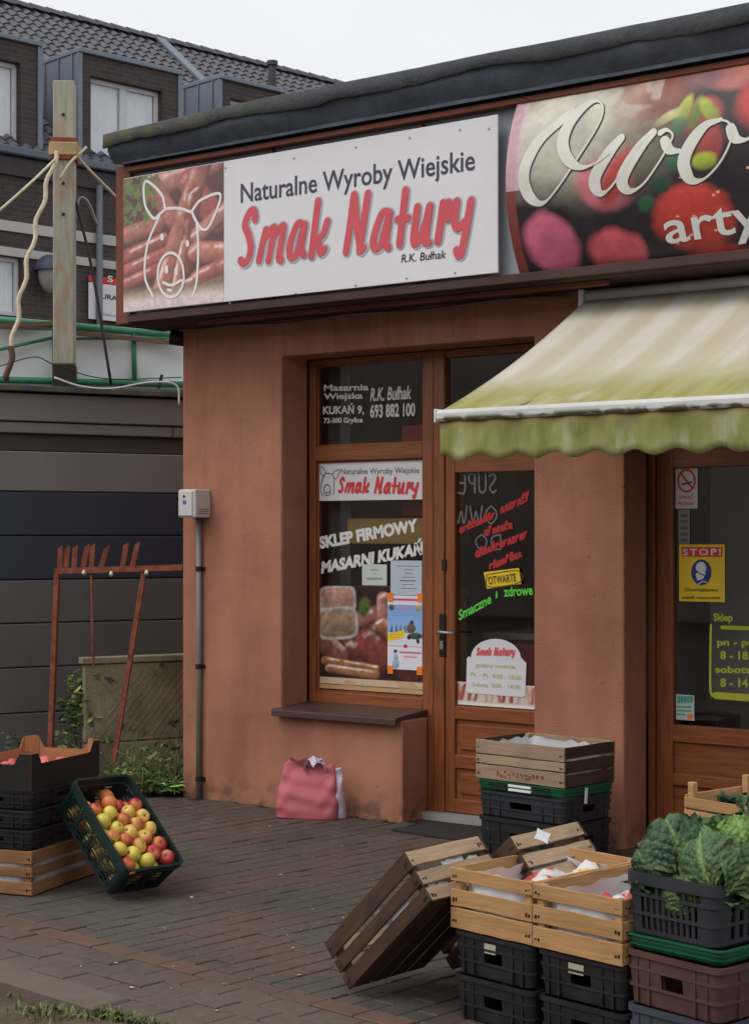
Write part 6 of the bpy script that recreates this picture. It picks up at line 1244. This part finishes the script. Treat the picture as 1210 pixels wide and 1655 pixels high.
# roof tiles
TILE = mat('grey_roof_tile', S(98, 98, 104), .8, var=.12, scale=6, coord='World', island=.14)
roof = MB().add([tuple(MBm @ Vector(q)) for q in ((s0, -.1, zE), (s1, -.1, zE), (s1, tr_, zR - .06), (s0, tr_, zR - .06), (s0, 2 * tr_ - 2, zE + .2), (s1, 2 * tr_ - 2, zE + .2))], [(0, 1, 2, 3), (3, 2, 5, 4)]).build('roof', plain('roof_underlay', S(60, 60, 64), .9), house)
MB().box(s0, s1, tr_ - .02, tr_ + 3, zE, zR - 1.8, MBm).build('roof_core', MATS['roof_underlay'], roof)
sl = math.hypot(tr_ + .1, zR - .06 - zE); ang_ = math.atan2(zR - .06 - zE, tr_ + .1); tw, te = .225, .27
def tile_mb():
    mb = MB(); pts = []; xs_ = np.linspace(0, tw * 1.02, 7)
    for x in xs_: h = .030 * math.sin(x / tw * 2 * math.pi) ; pts += [(x, 0, h + .03), (x, te * 1.12, h - .01), (x, 0, h + .005)]
    n = 7; mb.v = pts; mb.f = [(3 * i, 3 * i + 3, 3 * i + 4, 3 * i + 1) for i in range(n - 1)] + [(3 * i + 2, 3 * i + 5, 3 * i + 3, 3 * i) for i in range(n - 1)]; return mb
tm = tile_mb(); tmesh = tm.mesh('tile', TILE); tl = []
for r_ in range(int(sl / te)):
    for c in range(int((s1 - s0) / tw)):
        v = r_ * te; Mx = MBm @ Matrix.Translation((s0 + c * tw, -.1 + v * math.cos(ang_), zE + v * math.sin(ang_) + .01)) @ Matrix.Rotation(ang_, 4, 'X'); q = Mx.translation; px, py, dd = proj(q[:])
        if -40 < px < 660 and py < 320: tl.append((dd, Mx, px, py))
def hid(px, py): return (-10 < px < 66 and py > 60) or (70 < px < 290 and py > 95 + (px - 130) * .2) or (295 < px < 460 and py > 150) or py > 240 - px * .19 or px < 0
tl.sort(key=lambda q: (hid(q[2], q[3]), q[0])); rest = MB()
for k, (dd, Mx, px, py) in enumerate(tl):
    if k < 290: o = link('tile', tmesh, roof); o.matrix_parent_inverse = (wm(roof)).inverted(); o.matrix_basis = Mx
    else: rest.add([Mx @ Vector(q) for q in tm.v], tm.f)
rest.build('tile_field', TILE, roof, kind='stuff')
k = 0
for c in range(int((s1 - s0) / .38)):
    s_ = s0 + c * .38; px = proj((MBm @ Vector((s_, tr_, zR)))[:])[0]
    if -60 < px < 660:
        mb = MB(); pts = [tuple(MBm @ Vector((s_ + u * .40, tr_ + .13 * math.cos(a), zR - .06 + .12 * math.sin(a) + (.02 if u == 0 else 0)))) for u in (0, 1) for a in np.linspace(0, math.pi, 6)]; mb.grid(pts, 2, 6).build('ridge_tile', TILE, roof)
# verge strip on the roof, vent pipe
sA, sB = BF.p(250, 50, tr_)[0], BF.p(345, 122, 2.0)[0]; zl_ = lambda t: zE + (t + .1) * math.tan(ang_)
qa = proj((MBm @ Vector((0, 0, 0)))[:])
ts = np.linspace(tr_ - .05, 1.6, 8); line = []
for i, t in enumerate(ts): f = i / 7; px = 250 + 95 * f; py = 48 + 78 * f; s_, z = BF.p(px, py, t); line.append((s_, t, zl_(t)))
for a, b in zip(line[:-1], line[1:]): pass
fs_, fe_ = line[0][0], line[0][0]
MB().cbox(fs_, fs_ + .22, 0, math.hypot(tr_ - .4, zl_(tr_) - zl_(.4)), .05, .12, .01, MBm @ Matrix.Translation((0, .4, zl_(.4))) @ Matrix.Rotation(ang_, 4, 'X')).build('verge_strip', ZINC, roof)
tv = 4.0; sv_, zv = BF.p(440, 104, tv); MB().tube([tuple(MBm @ Vector((sv_, tv, zl_(tv) - .1))), tuple(MBm @ Vector((sv_, tv, zl_(tv) + .55)))], .085, 10).tube([tuple(MBm @ Vector((sv_, tv, zl_(tv) + .53))), tuple(MBm @ Vector((sv_, tv, zl_(tv) + .62)))], .12, 10).build('vent_pipe', plain('vent_dark', S(70, 66, 68), .7), roof, smooth=False)
# downpipe, lamp, notice on the far wall
dp = bs_(161, -.1); MB().tube([tuple(MBm @ Vector((dp, -.1, BF.p(161, 300, -.1)[1]))), tuple(MBm @ Vector((dp, -.1, 2.)))], .055, 10).build('downpipe', plain('downpipe_grey', S(104, 106, 118), .5), house, smooth=True)
def bw_(px, py, t): s_, z = BF.p(px, py, t); return MBm @ Vector((s_, t, z))
lampc = bw_(82, 438, -.25); t = thing('wall_lamp', 'dark domed wall lamp half hidden behind the timber pole', 'lamp', tuple(lampc)); mb = MB(); pts = []
for i in range(16):
    for j in range(7): a = 2 * math.pi * i / 16; e = j / 6 * math.pi / 2; pts.append((lampc.x + .26 * math.cos(e) * math.cos(a), lampc.y + .26 * math.cos(e) * math.sin(a), lampc.z + .26 * math.sin(e)))
mb.grid(pts, 16, 7, True).build('shade', plain('lamp_blue_grey', S(70, 76, 92), .5), t, smooth=True); mb = MB(); mb.grid([(lampc.x + .2 * math.cos(e) * math.cos(a), lampc.y + .2 * math.cos(e) * math.sin(a), lampc.z - .36 * math.sin(e)) for a in [2 * math.pi * i / 16 for i in range(16)] for e in [j / 6 * math.pi / 2 for j in range(7)]], 16, 7, True).build('globe', plain('lamp_globe', S(150, 146, 138), .3), t, smooth=True)
MB().beam(tuple(lampc + Vector((0, 0, .2))), tuple(bw_(82, 425, .0)), .05, .05).build('bracket', DKMETAL, t)
t = thing('far_notice', 'white notice with a red top band on the far brick wall', 'sign', tuple(bw_(168, 518, -.02)))
def bplate(x0, x1, y0, y1, tt, m, nm): sa, za = BF.p(x0, y0, tt); sb_, zb_ = BF.p(x1, y1, tt); zc_ = BF.p(x0, y1, tt)[1]; MB().cbox(sa, sb_, tt, tt + .02, zc_, za, .002, MBm).build(nm, m, t)
bplate(144, 215, 456, 515, -.06, SIGNW, 'board'); bplate(144, 215, 445, 455, -.06, SREDP, 'red_band')
def btext(body, bl, br, tl, tt, m, par, bold=.0, cap=(0, .72)):
    vs_, fs_2 = text_mesh(body, bold); lo, hi = vs_.min(0), vs_.max(0); lo[1], hi[1] = cap; u = (vs_[:, 0] - lo[0]) / (hi[0] - lo[0]); v = (vs_[:, 1] - lo[1]) / (hi[1] - lo[1]); a, b, c = (np.array(bw_(*q, tt)) for q in (bl, br, tl)); MB().add(a + np.outer(u, b - a) + np.outer(v, c - a), fs_2).build('lettering', m, par)
btext('URA', (164, 482), (190, 486), (164, 474), -.064, BLACK, t, .02); btext('S', (174, 455), (183, 456), (174, 445), -.064, LWHITE, t, .02); btext('Centrum', (166, 509), (191, 513), (166, 505), -.064, MATS['grey_print'], t)
# ================================================================ ACROSS THE STREET (terrace added behind the camera to darken the glass reflections)
opp = MB().box(-40, 46, -27, -22, -.1, 6.5).build('added_opposite_terrace', mat('opposite_render', S(186, 176, 168), .9, var=.2, scale=.5, coord='World')); struct(opp)
opp['label'] = 'plain rendered terrace added out of view across the street to darken the glass'
